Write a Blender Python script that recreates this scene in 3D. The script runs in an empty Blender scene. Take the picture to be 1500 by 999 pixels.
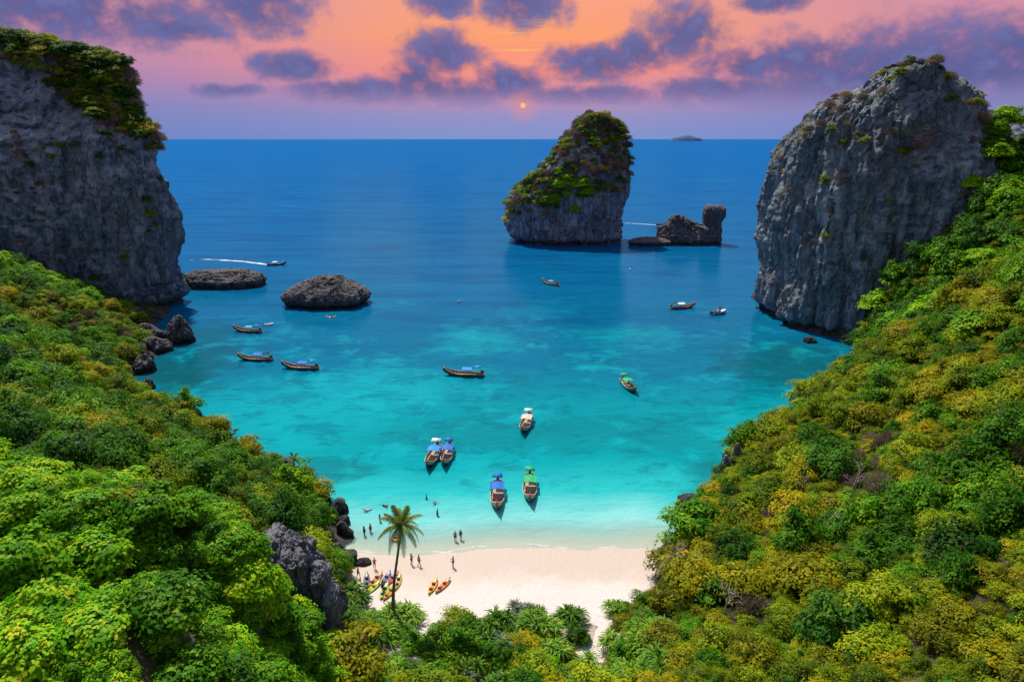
import bpy, bmesh, math, random
import numpy as np
from mathutils import Vector, Matrix

R = math.radians
rng = np.random.default_rng(7)
random.seed(7)
scene = bpy.context.scene
COL = scene.collection

# ------------------------------------------------------------------ camera
F = 1000.0                                   # focal length in photo pixels (24 mm on 36 mm)
PITCH = math.atan(296.0 / 1000.0)
CH = 55.0
cam_d = bpy.data.cameras.new('camera')
cam_d.sensor_width = 36.0
cam_d.lens = 24.0
cam_d.clip_start = 0.5
cam_d.clip_end = 120000.0
cam = bpy.data.objects.new('camera', cam_d)
cam.location = (0, 0, CH)
cam.rotation_euler = (math.pi / 2 - PITCH, 0, 0)
COL.objects.link(cam)
scene.camera = cam
CP, SP = math.cos(PITCH), math.sin(PITCH)

def ray(px, py):
    u = (px - 750.0) / F
    v = (499.5 - py) / F
    return np.array([u, CP + v * SP, -SP + v * CP])

def at_z(px, py, z=0.0):                      # where a pixel's ray meets the level z
    d = ray(px, py)
    t = (z - CH) / d[2]
    return np.array([0, 0, CH]) + d * t

def at_y(px, py, Y):                          # where a pixel's ray meets the distance Y
    d = ray(px, py)
    return np.array([0, 0, CH]) + d * (Y / d[1])

def project(p):                               # world points (N,3) -> photo pixels, depth
    x, y, z = p[:, 0], p[:, 1], p[:, 2] - CH
    dep = y * CP - z * SP
    up = y * SP + z * CP
    return 750 + F * x / dep, 499.5 - F * up / dep, dep

# ------------------------------------------------------------------ light, sky, exposure
SUN_EL, SUN_AZ = R(58), R(-28)                # azimuth measured from +Y towards +X
sun_dir = Vector((math.sin(SUN_AZ) * math.cos(SUN_EL), math.cos(SUN_AZ) * math.cos(SUN_EL), math.sin(SUN_EL)))
sd = bpy.data.lights.new('sun', 'SUN')
sd.energy = 4.6
sd.angle = R(0.53)
sd.color = (1.0, 0.95, 0.87)
sun = bpy.data.objects.new('sun', sd)
sun.rotation_euler = (-sun_dir).to_track_quat('-Z', 'Y').to_euler()
sun.location = (-60, 60, 160)
COL.objects.link(sun)

vs = scene.view_settings
vs.view_transform = 'Standard'
vs.look = 'None'
vs.gamma = 1.0
vs.exposure = 0.0
vs.use_curve_mapping = False
scene.cycles.use_denoising = True
scene.cycles.max_bounces = 6
scene.cycles.diffuse_bounces = 2
scene.cycles.glossy_bounces = 2
scene.cycles.transmission_bounces = 4
scene.cycles.transparent_max_bounces = 6
scene.cycles.caustics_reflective = False
scene.cycles.caustics_refractive = False


class NT:
    """small helper to write node trees"""
    def __init__(self, tree):
        self.t = tree
        self.n = tree.nodes
        self.l = tree.links
    def node(self, kind, **kw):
        n = self.n.new(kind)
        for k, v in kw.items():
            setattr(n, k, v)
        return n
    def put(self, sock, v):
        if v is None:
            return
        if hasattr(v, 'is_output'):
            self.l.new(v, sock)
        else:
            if sock.type == 'RGBA' and len(v) == 3:
                v = (*v, 1)
            sock.default_value = v
    def math(self, op, a, b=None, c=None, clamp=False):
        n = self.node('ShaderNodeMath', operation=op)
        n.use_clamp = clamp
        for i, v in enumerate((a, b, c)):
            if v is not None:
                self.put(n.inputs[i], v)
        return n.outputs[0]
    def sep(self, v):
        n = self.node('ShaderNodeSeparateXYZ')
        self.put(n.inputs[0], v)
        return n.outputs
    def comb(self, x, y, z):
        n = self.node('ShaderNodeCombineXYZ')
        for i, v in enumerate((x, y, z)):
            self.put(n.inputs[i], v)
        return n.outputs[0]
    def noise(self, vec, scale, detail=4, rough=0.55, dist=0.0, lac=2.0):
        n = self.node('ShaderNodeTexNoise')
        if vec is not None:
            self.l.new(vec, n.inputs['Vector'])
        n.inputs['Scale'].default_value = scale
        n.inputs['Detail'].default_value = detail
        n.inputs['Roughness'].default_value = rough
        n.inputs['Distortion'].default_value = dist
        n.inputs['Lacunarity'].default_value = lac
        return n.outputs['Fac']
    def vmul(self, vec, s):
        n = self.node('ShaderNodeVectorMath', operation='MULTIPLY')
        self.put(n.inputs[0], vec)
        n.inputs[1].default_value = s
        return n.outputs[0]
    def ramp(self, fac, stops, interp='LINEAR'):
        n = self.node('ShaderNodeValToRGB')
        cr = n.color_ramp
        cr.interpolation = interp
        while len(cr.elements) < len(stops):
            cr.elements.new(0.5)
        for e, (p, c) in zip(cr.elements, stops):
            e.position = p
            e.color = (*c, 1) if len(c) == 3 else c
        self.put(n.inputs[0], fac)
        return n.outputs[0]
    def smooth(self, v, lo, hi, out0=0.0, out1=1.0):
        n = self.node('ShaderNodeMapRange', interpolation_type='SMOOTHSTEP')
        self.put(n.inputs[0], v)
        n.inputs[1].default_value = lo
        n.inputs[2].default_value = hi
        n.inputs[3].default_value = out0
        n.inputs[4].default_value = out1
        return n.outputs[0]
    def mix(self, fac, a, b, blend='MIX'):
        n = self.node('ShaderNodeMix', data_type='RGBA', blend_type=blend)
        self.put(n.inputs[0], fac)
        self.put(n.inputs[6], a)
        self.put(n.inputs[7], b)
        return n.outputs[2]


def lin(r, g, b):                             # sRGB 0-255 -> linear
    f = lambda c: (c / 255 / 12.92) if c / 255 <= 0.04045 else ((c / 255 + 0.055) / 1.055) ** 2.4
    return (f(r), f(g), f(b))


def build_world():
    w = bpy.data.worlds.new('World')
    scene.world = w
    w.use_nodes = True
    t = NT(w.node_tree)
    t.n.clear()
    out = t.node('ShaderNodeOutputWorld')
    sky = t.node('ShaderNodeTexSky', sky_type='NISHITA')
    sky.sun_disc = False
    sky.sun_elevation = SUN_EL
    sky.sun_rotation = SUN_AZ
    sky.altitude = 50
    day = t.mix(1.0, sky.outputs[0], (0.14, 0.14, 0.14), 'MULTIPLY')
    tc = t.node('ShaderNodeTexCoord')
    d = t.sep(tc.outputs['Generated'])
    az = t.math('ARCTAN2', d[0], d[1])
    el = t.math('ARCSINE', d[2])
    # evening colours of the lower sky, by elevation (radians)
    el_n = t.math('MULTIPLY', el, 1 / 0.30)
    def grad(stops):
        return t.ramp(el_n, [(max(0, e / 0.30), lin(*c)) for e, c in stops])
    mid = grad([(0.0, (128, 148, 205)), (0.03, (150, 146, 198)), (0.058, (196, 140, 170)), (0.088, (250, 148, 130)),
                (0.135, (253, 162, 116)), (0.19, (250, 164, 138)), (0.30, (205, 150, 170))])
    side = grad([(0.0, (112, 136, 200)), (0.04, (136, 136, 192)), (0.085, (186, 138, 176)), (0.13, (214, 146, 164)),
                 (0.19, (200, 146, 168)), (0.30, (150, 140, 185))])
    a_abs = t.math('ABSOLUTE', t.math('SUBTRACT', az, 0.02))
    eve = t.mix(t.smooth(a_abs, 0.06, 0.55), mid, side)
    # clouds: soft banks where the photograph has them, ragged by noise, and noise banks elsewhere
    n1 = t.noise(t.vmul(tc.outputs['Generated'], (1, 1, 1.3)), 27, 10, 0.58, 0.15)
    n2 = t.noise(t.vmul(tc.outputs['Generated'], (1, 1, 2.6)), 7, 6, 0.55)
    banks = [(60, 8, 250, 46), (372, 8, 80, 40), (255, 42, 70, 18), (432, 97, 62, 20), (330, 133, 45, 10), (650, 4, 50, 20),
             (765, 5, 70, 34), (648, 80, 62, 34), (610, 112, 48, 26), (640, 132, 150, 22), (745, 122, 62, 26), (520, 136, 90, 18),
             (880, 92, 88, 28), (940, 76, 60, 30), (1005, 50, 66, 46), (1130, 4, 60, 14), (1185, 88, 120, 30), (1090, 95, 70, 24),
             (1400, 112, 190, 62), (1490, 75, 70, 44), (1270, 140, 210, 36), (860, 140, 130, 14), (1050, 135, 120, 22), (1340, 105, 250, 62)]
    dens = None
    for (bx, by, rx, ry) in banks:
        dd = ray(bx, by)
        dd = dd / np.linalg.norm(dd)
        a0, e0 = math.atan2(dd[0], dd[1]), math.asin(dd[2])
        q = t.math('POWER', t.math('MULTIPLY', t.math('SUBTRACT', az, a0), F * 0.97 / rx), 2.0)
        q2 = t.math('POWER', t.math('MULTIPLY', t.math('SUBTRACT', el, e0), F * 0.97 / ry), 2.0)
        v = t.math('SUBTRACT', 1.0, t.math('ADD', q, q2))
        dens = v if dens is None else t.math('MAXIMUM', dens, v)
    dens = t.math('MAXIMUM', dens, -1.2)
    wide = t.math('MULTIPLY', t.math('SUBTRACT', n2, 0.56), 5.0)
    outside = t.smooth(a_abs, 0.62, 0.85)
    high = t.smooth(el, 0.21, 0.30)
    wide = t.math('SUBTRACT', wide, t.math('MULTIPLY', t.math('SUBTRACT', 1.0, t.math('MAXIMUM', outside, high)), 3.0))
    dens = t.math('MAXIMUM', dens, wide)
    dens = t.math('ADD', dens, t.math('MULTIPLY', t.math('SUBTRACT', n1, 0.51), 3.4))
    cl = t.smooth(dens, -0.45, 1.1)
    ccol = t.mix(t.smooth(n1, 0.35, 0.7), lin(70, 84, 142), lin(108, 112, 168))
    ccol = t.mix(t.smooth(el, 0.02, 0.075, 0.75, 0.0), ccol, lin(146, 142, 196))
    cfac = t.math('MULTIPLY', cl, t.smooth(el, 0.005, 0.075, 0.0, 0.97))
    eve = t.mix(cfac, eve, ccol)
    # streaks and the low sun between the clouds
    st = t.noise(t.vmul(tc.outputs['Generated'], (6, 6, 120)), 1.5, 3, 0.5)
    stf = t.math('MULTIPLY', t.smooth(st, 0.52, 0.7), t.math('MULTIPLY', t.smooth(a_abs, 0.07, 0.0), t.math('MULTIPLY', t.smooth(el, 0.09, 0.11), t.smooth(el, 0.16, 0.13))))
    eve = t.mix(t.math('MULTIPLY', stf, 0.8), eve, lin(255, 205, 110))
    ds = ray(766, 155)
    ds = ds / np.linalg.norm(ds)
    dot = t.node('ShaderNodeVectorMath', operation='DOT_PRODUCT')
    t.l.new(tc.outputs['Generated'], dot.inputs[0])
    dot.inputs[1].default_value = tuple(ds)
    ang = t.math('ARCCOSINE', t.math('MINIMUM', dot.outputs['Value'], 1.0))
    eve = t.mix(t.smooth(ang, 0.03, 0.002, 0.0, 0.3), eve, lin(255, 150, 110))
    eve = t.mix(t.smooth(ang, 0.0046, 0.0022, 0.0, 0.8), eve, (1.0, 0.62, 0.2))
    col = t.mix(t.smooth(el, 0.24, 0.62), eve, day)
    bg = t.node('ShaderNodeBackground')
    t.l.new(col, bg.inputs[0])
    bg.inputs[1].default_value = 1.0
    t.l.new(bg.outputs[0], out.inputs[0])
    w.cycles.sampling_method = 'MANUAL'
    w.cycles.sample_map_resolution = 512

build_world()

# ------------------------------------------------------------------ helpers
def tag(o, label=None, cat=None, group=None, kind=None):
    if label: o['label'] = label
    if cat: o['category'] = cat
    if group: o['group'] = group
    if kind: o['kind'] = kind
    return o

def empty(name, loc=(0, 0, 0), rz=0.0, sc=1.0):
    o = bpy.data.objects.new(name, None)
    o.empty_display_size = 0.3
    o.location = loc
    o.rotation_euler = (0, 0, rz)
    o.scale = (sc, sc, sc)
    COL.objects.link(o)
    return o

def mesh_np(name, verts, faces, smooth=True):
    me = bpy.data.meshes.new(name)
    verts = np.asarray(verts, dtype=np.float32)
    me.vertices.add(len(verts))
    me.vertices.foreach_set('co', verts.ravel())
    if isinstance(faces, np.ndarray):
        n, k = faces.shape
        me.loops.add(n * k)
        me.loops.foreach_set('vertex_index', faces.astype(np.int32).ravel())
        me.polygons.add(n)
        me.polygons.foreach_set('loop_start', np.arange(0, n * k, k, dtype=np.int32))
    else:
        tot = sum(len(f) for f in faces)
        me.loops.add(tot)
        me.loops.foreach_set('vertex_index', [i for f in faces for i in f])
        me.polygons.add(len(faces))
        st, s = [], 0
        for f in faces:
            st.append(s)
            s += len(f)
        me.polygons.foreach_set('loop_start', st)
    me.update(calc_edges=True)
    me.validate()
    if smooth:
        me.polygons.foreach_set('use_smooth', np.ones(len(me.polygons), dtype=bool))
    return me

def obj(name, me, mat=None, parent=None, loc=None, rz=None):
    o = bpy.data.objects.new(name, me)
    if mat is not None and len(me.materials) == 0:
        me.materials.append(mat)
    if parent is not None:
        o.parent = parent
    if loc is not None: o.location = loc
    if rz is not None: o.rotation_euler = (0, 0, rz)
    COL.objects.link(o)
    return o

class MB:
    """collects boxes, tubes, lofts; build() links them as one mesh object"""
    def __init__(self):
        self.v, self.f = [], []
    def add(self, verts, faces):
        b = len(self.v)
        self.v += [tuple(map(float, p)) for p in verts]
        self.f += [tuple(b + i for i in f) for f in faces]
        return self
    def box(self, c, s, rot=None):
        c = Vector(c)
        pts = []
        for x in (-.5, .5):
            for y in (-.5, .5):
                for z in (-.5, .5):
                    p = Vector((x * s[0], y * s[1], z * s[2]))
                    if rot is not None: p = rot @ p
                    pts.append(p + c)
        return self.add(pts, [(0, 1, 3, 2), (4, 6, 7, 5), (0, 4, 5, 1), (2, 3, 7, 6), (0, 2, 6, 4), (1, 5, 7, 3)])
    def tube(self, pts, rad, n=6, cap=True):
        pts = [Vector(p) for p in pts]
        if not hasattr(rad, '__len__'): rad = [rad] * len(pts)
        rings, up = [], None
        for i, p in enumerate(pts):
            d = (pts[min(i + 1, len(pts) - 1)] - pts[max(i - 1, 0)])
            d = d.normalized() if d.length > 1e-9 else Vector((0, 0, 1))
            if up is None:
                up = Vector((1, 0, 0)) if abs(d.x) < 0.8 else Vector((0, 1, 0))
            a = (up - d * up.dot(d)).normalized()
            up = a
            b = d.cross(a)
            rings.append([p + (a * math.cos(2 * math.pi * k / n) + b * math.sin(2 * math.pi * k / n)) * rad[i] for k in range(n)])
        vs_ = [q for r_ in rings for q in r_]
        fs = []
        for i in range(len(pts) - 1):
            for k in range(n):
                fs.append((i * n + k, i * n + (k + 1) % n, (i + 1) * n + (k + 1) % n, (i + 1) * n + k))
        if cap:
            fs.append(tuple(reversed(range(n))))
            fs.append(tuple((len(pts) - 1) * n + k for k in range(n)))
        return self.add(vs_, fs)
    def ball(self, c, r, nu=8, nv=6):
        if not hasattr(r, '__len__'): r = (r, r, r)
        vs_ = [(c[0], c[1], c[2] - r[2])]
        for j in range(1, nv):
            ph = -math.pi / 2 + math.pi * j / nv
            for i in range(nu):
                th = 2 * math.pi * i / nu
                vs_.append((c[0] + r[0] * math.cos(ph) * math.cos(th), c[1] + r[1] * math.cos(ph) * math.sin(th), c[2] + r[2] * math.sin(ph)))
        vs_.append((c[0], c[1], c[2] + r[2]))
        fs = []
        for i in range(nu):
            fs.append((0, 1 + (i + 1) % nu, 1 + i))
            for j in range(nv - 2):
                a = 1 + j * nu
                fs.append((a + i, a + (i + 1) % nu, a + nu + (i + 1) % nu, a + nu + i))
            a = 1 + (nv - 2) * nu
            fs.append((a + i, a + (i + 1) % nu, len(vs_) - 1))
        return self.add(vs_, fs)
    def mesh(self, name, smooth=True):
        return mesh_np(name, np.array(self.v), self.f, smooth)
    def build(self, name, mat, parent=None, smooth=True, **kw):
        return obj(name, self.mesh(name, smooth), mat, parent, **kw)

def copy_tree(o, parent=None):
    c = o.copy()
    COL.objects.link(c)
    c.parent = parent
    for ch in o.children:
        copy_tree(ch, c)
    return c

# numpy gradient noise -------------------------------------------------------
def _hash(ix, iy, iz, seed):
    h = (ix.astype(np.int64) * 374761393 + iy.astype(np.int64) * 668265263 + iz.astype(np.int64) * 2147483647 + seed * 974634777) & 0xFFFFFFFF
    h = ((h ^ (h >> 13)) * 1274126177) & 0xFFFFFFFF
    h = ((h ^ (h >> 16)) * 2246822519) & 0xFFFFFFFF
    return (h ^ (h >> 15)) & 0xFFFFFFFF

def vnoise(p, seed=0):                        # value noise in -1..1
    i = np.floor(p).astype(np.int64)
    f = p - i
    f = f * f * f * (f * (f * 6 - 15) + 10)
    r = 0
    for dx in (0, 1):
        for dy in (0, 1):
            for dz in (0, 1):
                wgt = (f[:, 0] if dx else 1 - f[:, 0]) * (f[:, 1] if dy else 1 - f[:, 1]) * (f[:, 2] if dz else 1 - f[:, 2])
                r = r + wgt * (_hash(i[:, 0] + dx, i[:, 1] + dy, i[:, 2] + dz, seed) / 2147483648.0 - 1.0)
    return r

def fbm(p, octv=4, seed=0, gain=0.5, ridged=False):
    a, s, tot = 1.0, 0.0, 0.0
    for o in range(octv):
        n = vnoise(p * (2.03 ** o) + 17.3 * o, seed + o)
        if ridged: n = 1 - 2 * np.abs(n)
        s = s + a * n
        tot += a
        a *= gain
    return s / tot

# ------------------------------------------------------------------ materials
MATS = {}
def new_mat(name):
    m = bpy.data.materials.new(name)
    m.use_nodes = True
    t = NT(m.node_tree)
    b = m.node_tree.nodes['Principled BSDF']
    MATS[name] = m
    return m, t, b

def plain(name, col, rough=0.6, var=0.15, scale=6.0, spec=0.4, metal=0.0, bump=0.0):
    m, t, b = new_mat(name)
    tc = t.node('ShaderNodeTexCoord')
    n = t.noise(tc.outputs['Object'], scale, 5, 0.6)
    dark = tuple(c * (1 - var * 1.6) for c in col)
    light = tuple(min(1, c * (1 + var)) for c in col)
    t.l.new(t.ramp(n, [(0.3, dark), (0.7, light)]), b.inputs['Base Color'])
    b.inputs['Roughness'].default_value = rough
    b.inputs['Specular IOR Level'].default_value = spec
    b.inputs['Metallic'].default_value = metal
    if bump:
        bn = t.node('ShaderNodeBump')
        bn.inputs['Strength'].default_value = bump
        bn.inputs['Distance'].default_value = 0.05
        t.l.new(n, bn.inputs['Height'])
        t.l.new(bn.outputs[0], b.inputs['Normal'])
    return m

def rock_mat(name, base, light, warm, streak=1.0, moss=0.6, fine=1.0):
    m, t, b = new_mat(name)
    geo = t.node('ShaderNodeNewGeometry')
    P = geo.outputs['Position']
    ps = t.sep(P)
    nz = t.sep(geo.outputs['Normal'])[2]
    big = t.noise(P, 0.05 * fine, 6, 0.6, 0.5)
    med = t.noise(P, 0.30 * fine, 8, 0.65, 0.3)
    vert = t.noise(t.vmul(P, (1, 1, 0.13)), 0.33 * fine, 7, 0.65, 0.8)
    strat = t.noise(t.vmul(P, (0.15, 0.15, 1)), 0.5 * fine, 6, 0.65, 0.6)
    tiny = t.noise(P, 1.6 * fine, 9, 0.75)
    vert2 = t.noise(t.vmul(P, (1, 1, 0.10)), 1.1 * fine, 6, 0.7, 0.6)
    dv = t.node('ShaderNodeVectorMath', operation='ADD')
    t.l.new(t.vmul(P, (1, 1, 0.38)), dv.inputs[0])
    nzc = t.node('ShaderNodeTexNoise')
    nzc.inputs['Scale'].default_value = 0.25 * fine
    nzc.inputs['Detail'].default_value = 5
    t.l.new(P, nzc.inputs['Vector'])
    t.l.new(t.vmul(nzc.outputs['Color'], (5 / fine, 5 / fine, 5 / fine)), dv.inputs[1])
    vor = t.node('ShaderNodeTexVoronoi', feature='DISTANCE_TO_EDGE')
    vor.inputs['Scale'].default_value = 0.22 * fine
    t.l.new(dv.outputs[0], vor.inputs['Vector'])
    crack = t.smooth(vor.outputs['Distance'], 0.10, 0.0)
    col = t.ramp(med, [(0.28, tuple(c * 0.6 for c in base)), (0.5, base), (0.72, light)])
    col = t.mix(t.smooth(vert, 0.53, 0.66, 0, 0.75 * streak), col, tuple(c * 0.35 for c in base))
    col = t.mix(t.smooth(vert, 0.45, 0.35, 0, 0.7 * streak), col, light)
    wf = t.math('MULTIPLY', t.smooth(big, 0.54, 0.68), t.smooth(vert, 0.42, 0.6))
    col = t.mix(t.math('MULTIPLY', wf, 0.75), col, warm)
    tan = t.noise(t.vmul(P, (1, 1, 0.07)), 0.16 * fine, 5, 0.6, 0.7)
    col = t.mix(t.smooth(tan, 0.57, 0.67, 0, 0.6 * streak), col, warm)
    col = t.mix(t.smooth(tan, 0.40, 0.31, 0, 0.75 * streak), col, light)
    col = t.mix(t.smooth(strat, 0.56, 0.7, 0, 0.25), col, tuple(c * 0.4 for c in base))
    blk = t.noise(t.vmul(P, (1, 1, 0.45)), 0.09 * fine, 7, 0.62, 1.2)
    col = t.mix(t.smooth(blk, 0.52, 0.62, 0, 0.5), col, tuple(c * 0.6 for c in base))
    col = t.mix(t.smooth(blk, 0.42, 0.32, 0, 0.4), col, light)
    col = t.mix(t.smooth(vert2, 0.53, 0.68, 0, 0.55 * streak), col, tuple(c * 0.4 for c in base))
    col = t.mix(t.math('MULTIPLY', crack, 0.4), col, tuple(c * 0.25 for c in base))
    col = t.mix(t.smooth(tiny, 0.55, 0.68, 0, 0.4), col, tuple(c * 0.3 for c in base))
    # upward faces mixed paler, moss on ledges, black tide band
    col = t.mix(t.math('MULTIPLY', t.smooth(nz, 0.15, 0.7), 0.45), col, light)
    mf = t.math('MULTIPLY', t.math('MULTIPLY', t.smooth(nz, 0.1, 0.6), t.smooth(big, 0.44, 0.62)), moss)
    col = t.mix(mf, col, (0.07, 0.085, 0.018))
    tide = t.math('ADD', ps[2], t.math('MULTIPLY', t.math('SUBTRACT', med, 0.5), 2.5))
    col = t.mix(t.smooth(tide, 2.2, 0.8, 0, 0.75), col, (0.018, 0.018, 0.018))
    t.l.new(col, b.inputs['Base Color'])
    b.inputs['Roughness'].default_value = 0.85
    b.inputs['Specular IOR Level'].default_value = 0.2
    h = t.math('ADD', t.math('ADD', t.math('MULTIPLY', med, 0.5), t.math('MULTIPLY', tiny, 0.8)), t.math('ADD', t.math('MULTIPLY', vert, 1.0), t.math('MULTIPLY', strat, 0.12)))
    h = t.math('ADD', h, t.math('ADD', t.math('MULTIPLY', vert2, 0.5), t.math('MULTIPLY', crack, -0.55)))
    bn = t.node('ShaderNodeBump')
    bn.inputs['Strength'].default_value = 1.0
    bn.inputs['Distance'].default_value = 1.7 / fine
    t.l.new(h, bn.inputs['Height'])
    t.l.new(bn.outputs[0], b.inputs['Normal'])
    return m

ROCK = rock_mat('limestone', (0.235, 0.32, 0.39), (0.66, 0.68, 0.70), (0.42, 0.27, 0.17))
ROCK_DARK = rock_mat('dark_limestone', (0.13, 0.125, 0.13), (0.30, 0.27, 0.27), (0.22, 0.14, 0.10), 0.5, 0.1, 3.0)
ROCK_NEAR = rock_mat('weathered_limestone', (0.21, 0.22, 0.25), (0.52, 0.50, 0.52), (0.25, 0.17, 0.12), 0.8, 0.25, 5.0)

def shore_y(x):                               # the waterline across the beach
    return 83.0 + 0.9 * np.sin(x * 0.11 + 0.6) + 0.5 * np.sin(x * 0.27 + 2.0)

def sea_material():
    m, t, b = new_mat('sea_water')
    geo = t.node('ShaderNodeNewGeometry')
    P = geo.outputs['Position']
    x, y, z = t.sep(P)
    sy = t.math('ADD', 83.0, t.math('ADD', t.math('MULTIPLY', t.math('SINE', t.math('MULTIPLY_ADD', x, 0.11, 0.6)), 0.9),
                                    t.math('MULTIPLY', t.math('SINE', t.math('MULTIPLY_ADD', x, 0.27, 2.0)), 0.5)))
    off = t.math('SUBTRACT', y, sy)           # metres off the beach
    wob = t.noise(P, 0.035, 4, 0.6, 0.4)
    wob2 = t.noise(P, 0.12, 5, 0.6, 0.6)
    curve = t.math('MULTIPLY', t.math('POWER', t.math('MULTIPLY', x, 0.03), 2.0), 2.0)
    offw = t.math('ADD', off, t.math('MULTIPLY', t.math('SUBTRACT', wob, 0.5), 14.0))
    offw = t.math('MAXIMUM', t.math('MINIMUM', offw, t.math('MULTIPLY', off, 1.6)), t.math('MULTIPLY', off, 0.6))
    k = t.math('DIVIDE', offw, t.math('ADD', t.math('MAXIMUM', offw, 0.0), 83.0))     # 0 at the beach .. 1 far out: the sea deepens
    col = t.ramp(k, [(0.0, (0.60, 0.66, 0.56)), (0.035, (0.38, 0.66, 0.58)), (0.09, (0.20, 0.58, 0.53)), (0.16, (0.025, 0.45, 0.43)), (0.25, (0.001, 0.30, 0.31)),
                     (0.38, (0.001, 0.255, 0.28)), (0.48, (0.002, 0.165, 0.25)), (0.60, (0.003, 0.13, 0.25)), (0.75, (0.002, 0.125, 0.29)), (1.0, (0.002, 0.13, 0.38))])
    # pale sand patches and dark reef on the bottom of the bay
    bay = t.math('MULTIPLY', t.smooth(k, 0.12, 0.22), t.smooth(k, 0.70, 0.52))
    sandp = t.math('MULTIPLY', t.smooth(t.math('ADD', t.math('MULTIPLY', wob, 0.6), t.math('MULTIPLY', wob2, 0.4)), 0.50, 0.62), bay)
    col = t.mix(t.math('MULTIPLY', sandp, 0.6), col, (0.008, 0.38, 0.40))
    def blob(cx, cy, rx, ry):
        q = t.math('ADD', t.math('POWER', t.math('MULTIPLY', t.math('SUBTRACT', x, cx), 1 / rx), 2.0), t.math('POWER', t.math('MULTIPLY', t.math('SUBTRACT', y, cy), 1 / ry), 2.0))
        q = t.math('ADD', q, t.math('MULTIPLY', t.math('SUBTRACT', wob2, 0.5), 4.5))
        return t.smooth(q, 1.5, 0.0)
    for (bx, by, rx, ry) in [(-44, 136, 26, 20), (-26, 150, 22, 14), (-8, 184, 12, 14), (36, 190, 16, 14), (52, 120, 14, 16)]:
        col = t.mix(t.math('MULTIPLY', blob(bx, by, rx, ry), 0.45), col, (0.006, 0.40, 0.42))
    for (bx, by, rx, ry, f) in [(-84, 158, 16, 22, 0.8), (72, 165, 22, 22, 0.65), (34, 104, 6, 9, 0.5), (-30, 108, 6, 5, 0.45), (10, 122, 40, 9, 0.3), (-94, 190, 22, 16, 0.6)]:
        col = t.mix(t.math('MULTIPLY', blob(bx, by, rx, ry), f), col, (0.006, 0.085, 0.085))
    mott = t.noise(t.vmul(P, (0.6, 1, 1)), 0.16, 7, 0.7, 0.6)
    col = t.mix(t.math('MULTIPLY', t.smooth(mott, 0.50, 0.62, 0, 0.5), bay), col, (0.002, 0.125, 0.165))
    wind = t.noise(t.vmul(P, (0.25, 1, 1)), 0.012, 5, 0.6, 0.3)
    col = t.mix(t.math('MULTIPLY', t.smooth(wind, 0.4, 0.65, 0, 0.35), t.smooth(k, 0.5, 0.8)), col, (0.008, 0.16, 0.37))
    chop = t.noise(t.vmul(P, (0.45, 1, 1)), 0.5, 3, 0.6, 0.4)
    col = t.mix(t.math('MULTIPLY', t.smooth(chop, 0.50, 0.72, 0, 0.35), t.smooth(k, 0.25, 0.5)), col, (0.003, 0.06, 0.15))
    rip = t.noise(t.vmul(P, (0.22, 1, 1)), 0.075, 6, 0.7, 0.6)
    col = t.mix(t.math('MULTIPLY', t.smooth(rip, 0.47, 0.64, 0, 0.5), t.smooth(k, 0.42, 0.65)), col, (0.002, 0.065, 0.17))
    col = t.mix(t.math('MULTIPLY', t.smooth(rip, 0.42, 0.30, 0, 0.4), t.smooth(k, 0.42, 0.65)), col, (0.02, 0.21, 0.42))
    # thin broken foam where the water runs out on the sand
    fo = t.math('ADD', off, t.math('MULTIPLY', t.math('SUBTRACT', t.noise(P, 0.5, 5, 0.65), 0.5), 2.2))
    foam = t.math('MULTIPLY', t.smooth(t.math('ABSOLUTE', t.math('SUBTRACT', fo, 0.35)), 0.26, 0.04, 0, 0.75), t.smooth(t.noise(P, 0.16, 3), 0.44, 0.58))
    col = t.mix(foam, col, (0.8, 0.8, 0.78))
    t.l.new(col, b.inputs['Base Color'])
    b.inputs['Roughness'].default_value = 0.6
    b.inputs['Specular IOR Level'].default_value = 0.0
    w1 = t.noise(t.vmul(P, (0.5, 1, 1)), 0.55, 4, 0.6, 0.5)
    w2 = t.noise(t.vmul(P, (0.5, 1, 1)), 0.10, 3, 0.5, 0.5)
    bn = t.node('ShaderNodeBump')
    bn.inputs['Strength'].default_value = 0.75
    bn.inputs['Distance'].default_value = 0.55
    t.l.new(t.math('ADD', w1, t.math('MULTIPLY', w2, 2.2)), bn.inputs['Height'])
    t.l.new(bn.outputs[0], b.inputs['Normal'])
    t.l.new(bn.outputs[0], b.inputs['Normal'])
    gl = t.node('ShaderNodeBsdfGlossy')
    gl.inputs['Roughness'].default_value = 0.10
    bg_ = t.node('ShaderNodeBump')
    bg_.inputs['Strength'].default_value = 0.22
    bg_.inputs['Distance'].default_value = 0.5
    t.l.new(t.math('ADD', w1, t.math('MULTIPLY', w2, 2.2)), bg_.inputs['Height'])
    gl.inputs['Color'].default_value = (0.16, 0.62, 0.95, 1)
    t.l.new(bg_.outputs[0], gl.inputs['Normal'])
    fr = t.node('ShaderNodeFresnel')
    fr.inputs['IOR'].default_value = 1.33
    body = t.node('ShaderNodeMixShader')
    t.l.new(t.math('MINIMUM', t.math('MULTIPLY', fr.outputs[0], 0.85), 0.34), body.inputs[0])
    t.l.new(b.outputs[0], body.inputs[1])
    t.l.new(gl.outputs[0], body.inputs[2])
    # clear shallows: the sand shows through
    clear = t.smooth(off, 9.0, -0.6, 0.0, 0.92)
    clear = t.math('MULTIPLY', clear, t.math('SUBTRACT', 1.0, foam))
    tr = t.node('ShaderNodeBsdfTransparent')
    tr.inputs[0].default_value = (0.86, 0.98, 0.95, 1)
    mx = t.node('ShaderNodeMixShader')
    t.l.new(clear, mx.inputs[0])
    t.l.new(body.outputs[0], mx.inputs[1])
    t.l.new(tr.outputs[0], mx.inputs[2])
    t.l.new(mx.outputs[0], t.n['Material Output'].inputs[0])
    return m

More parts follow.
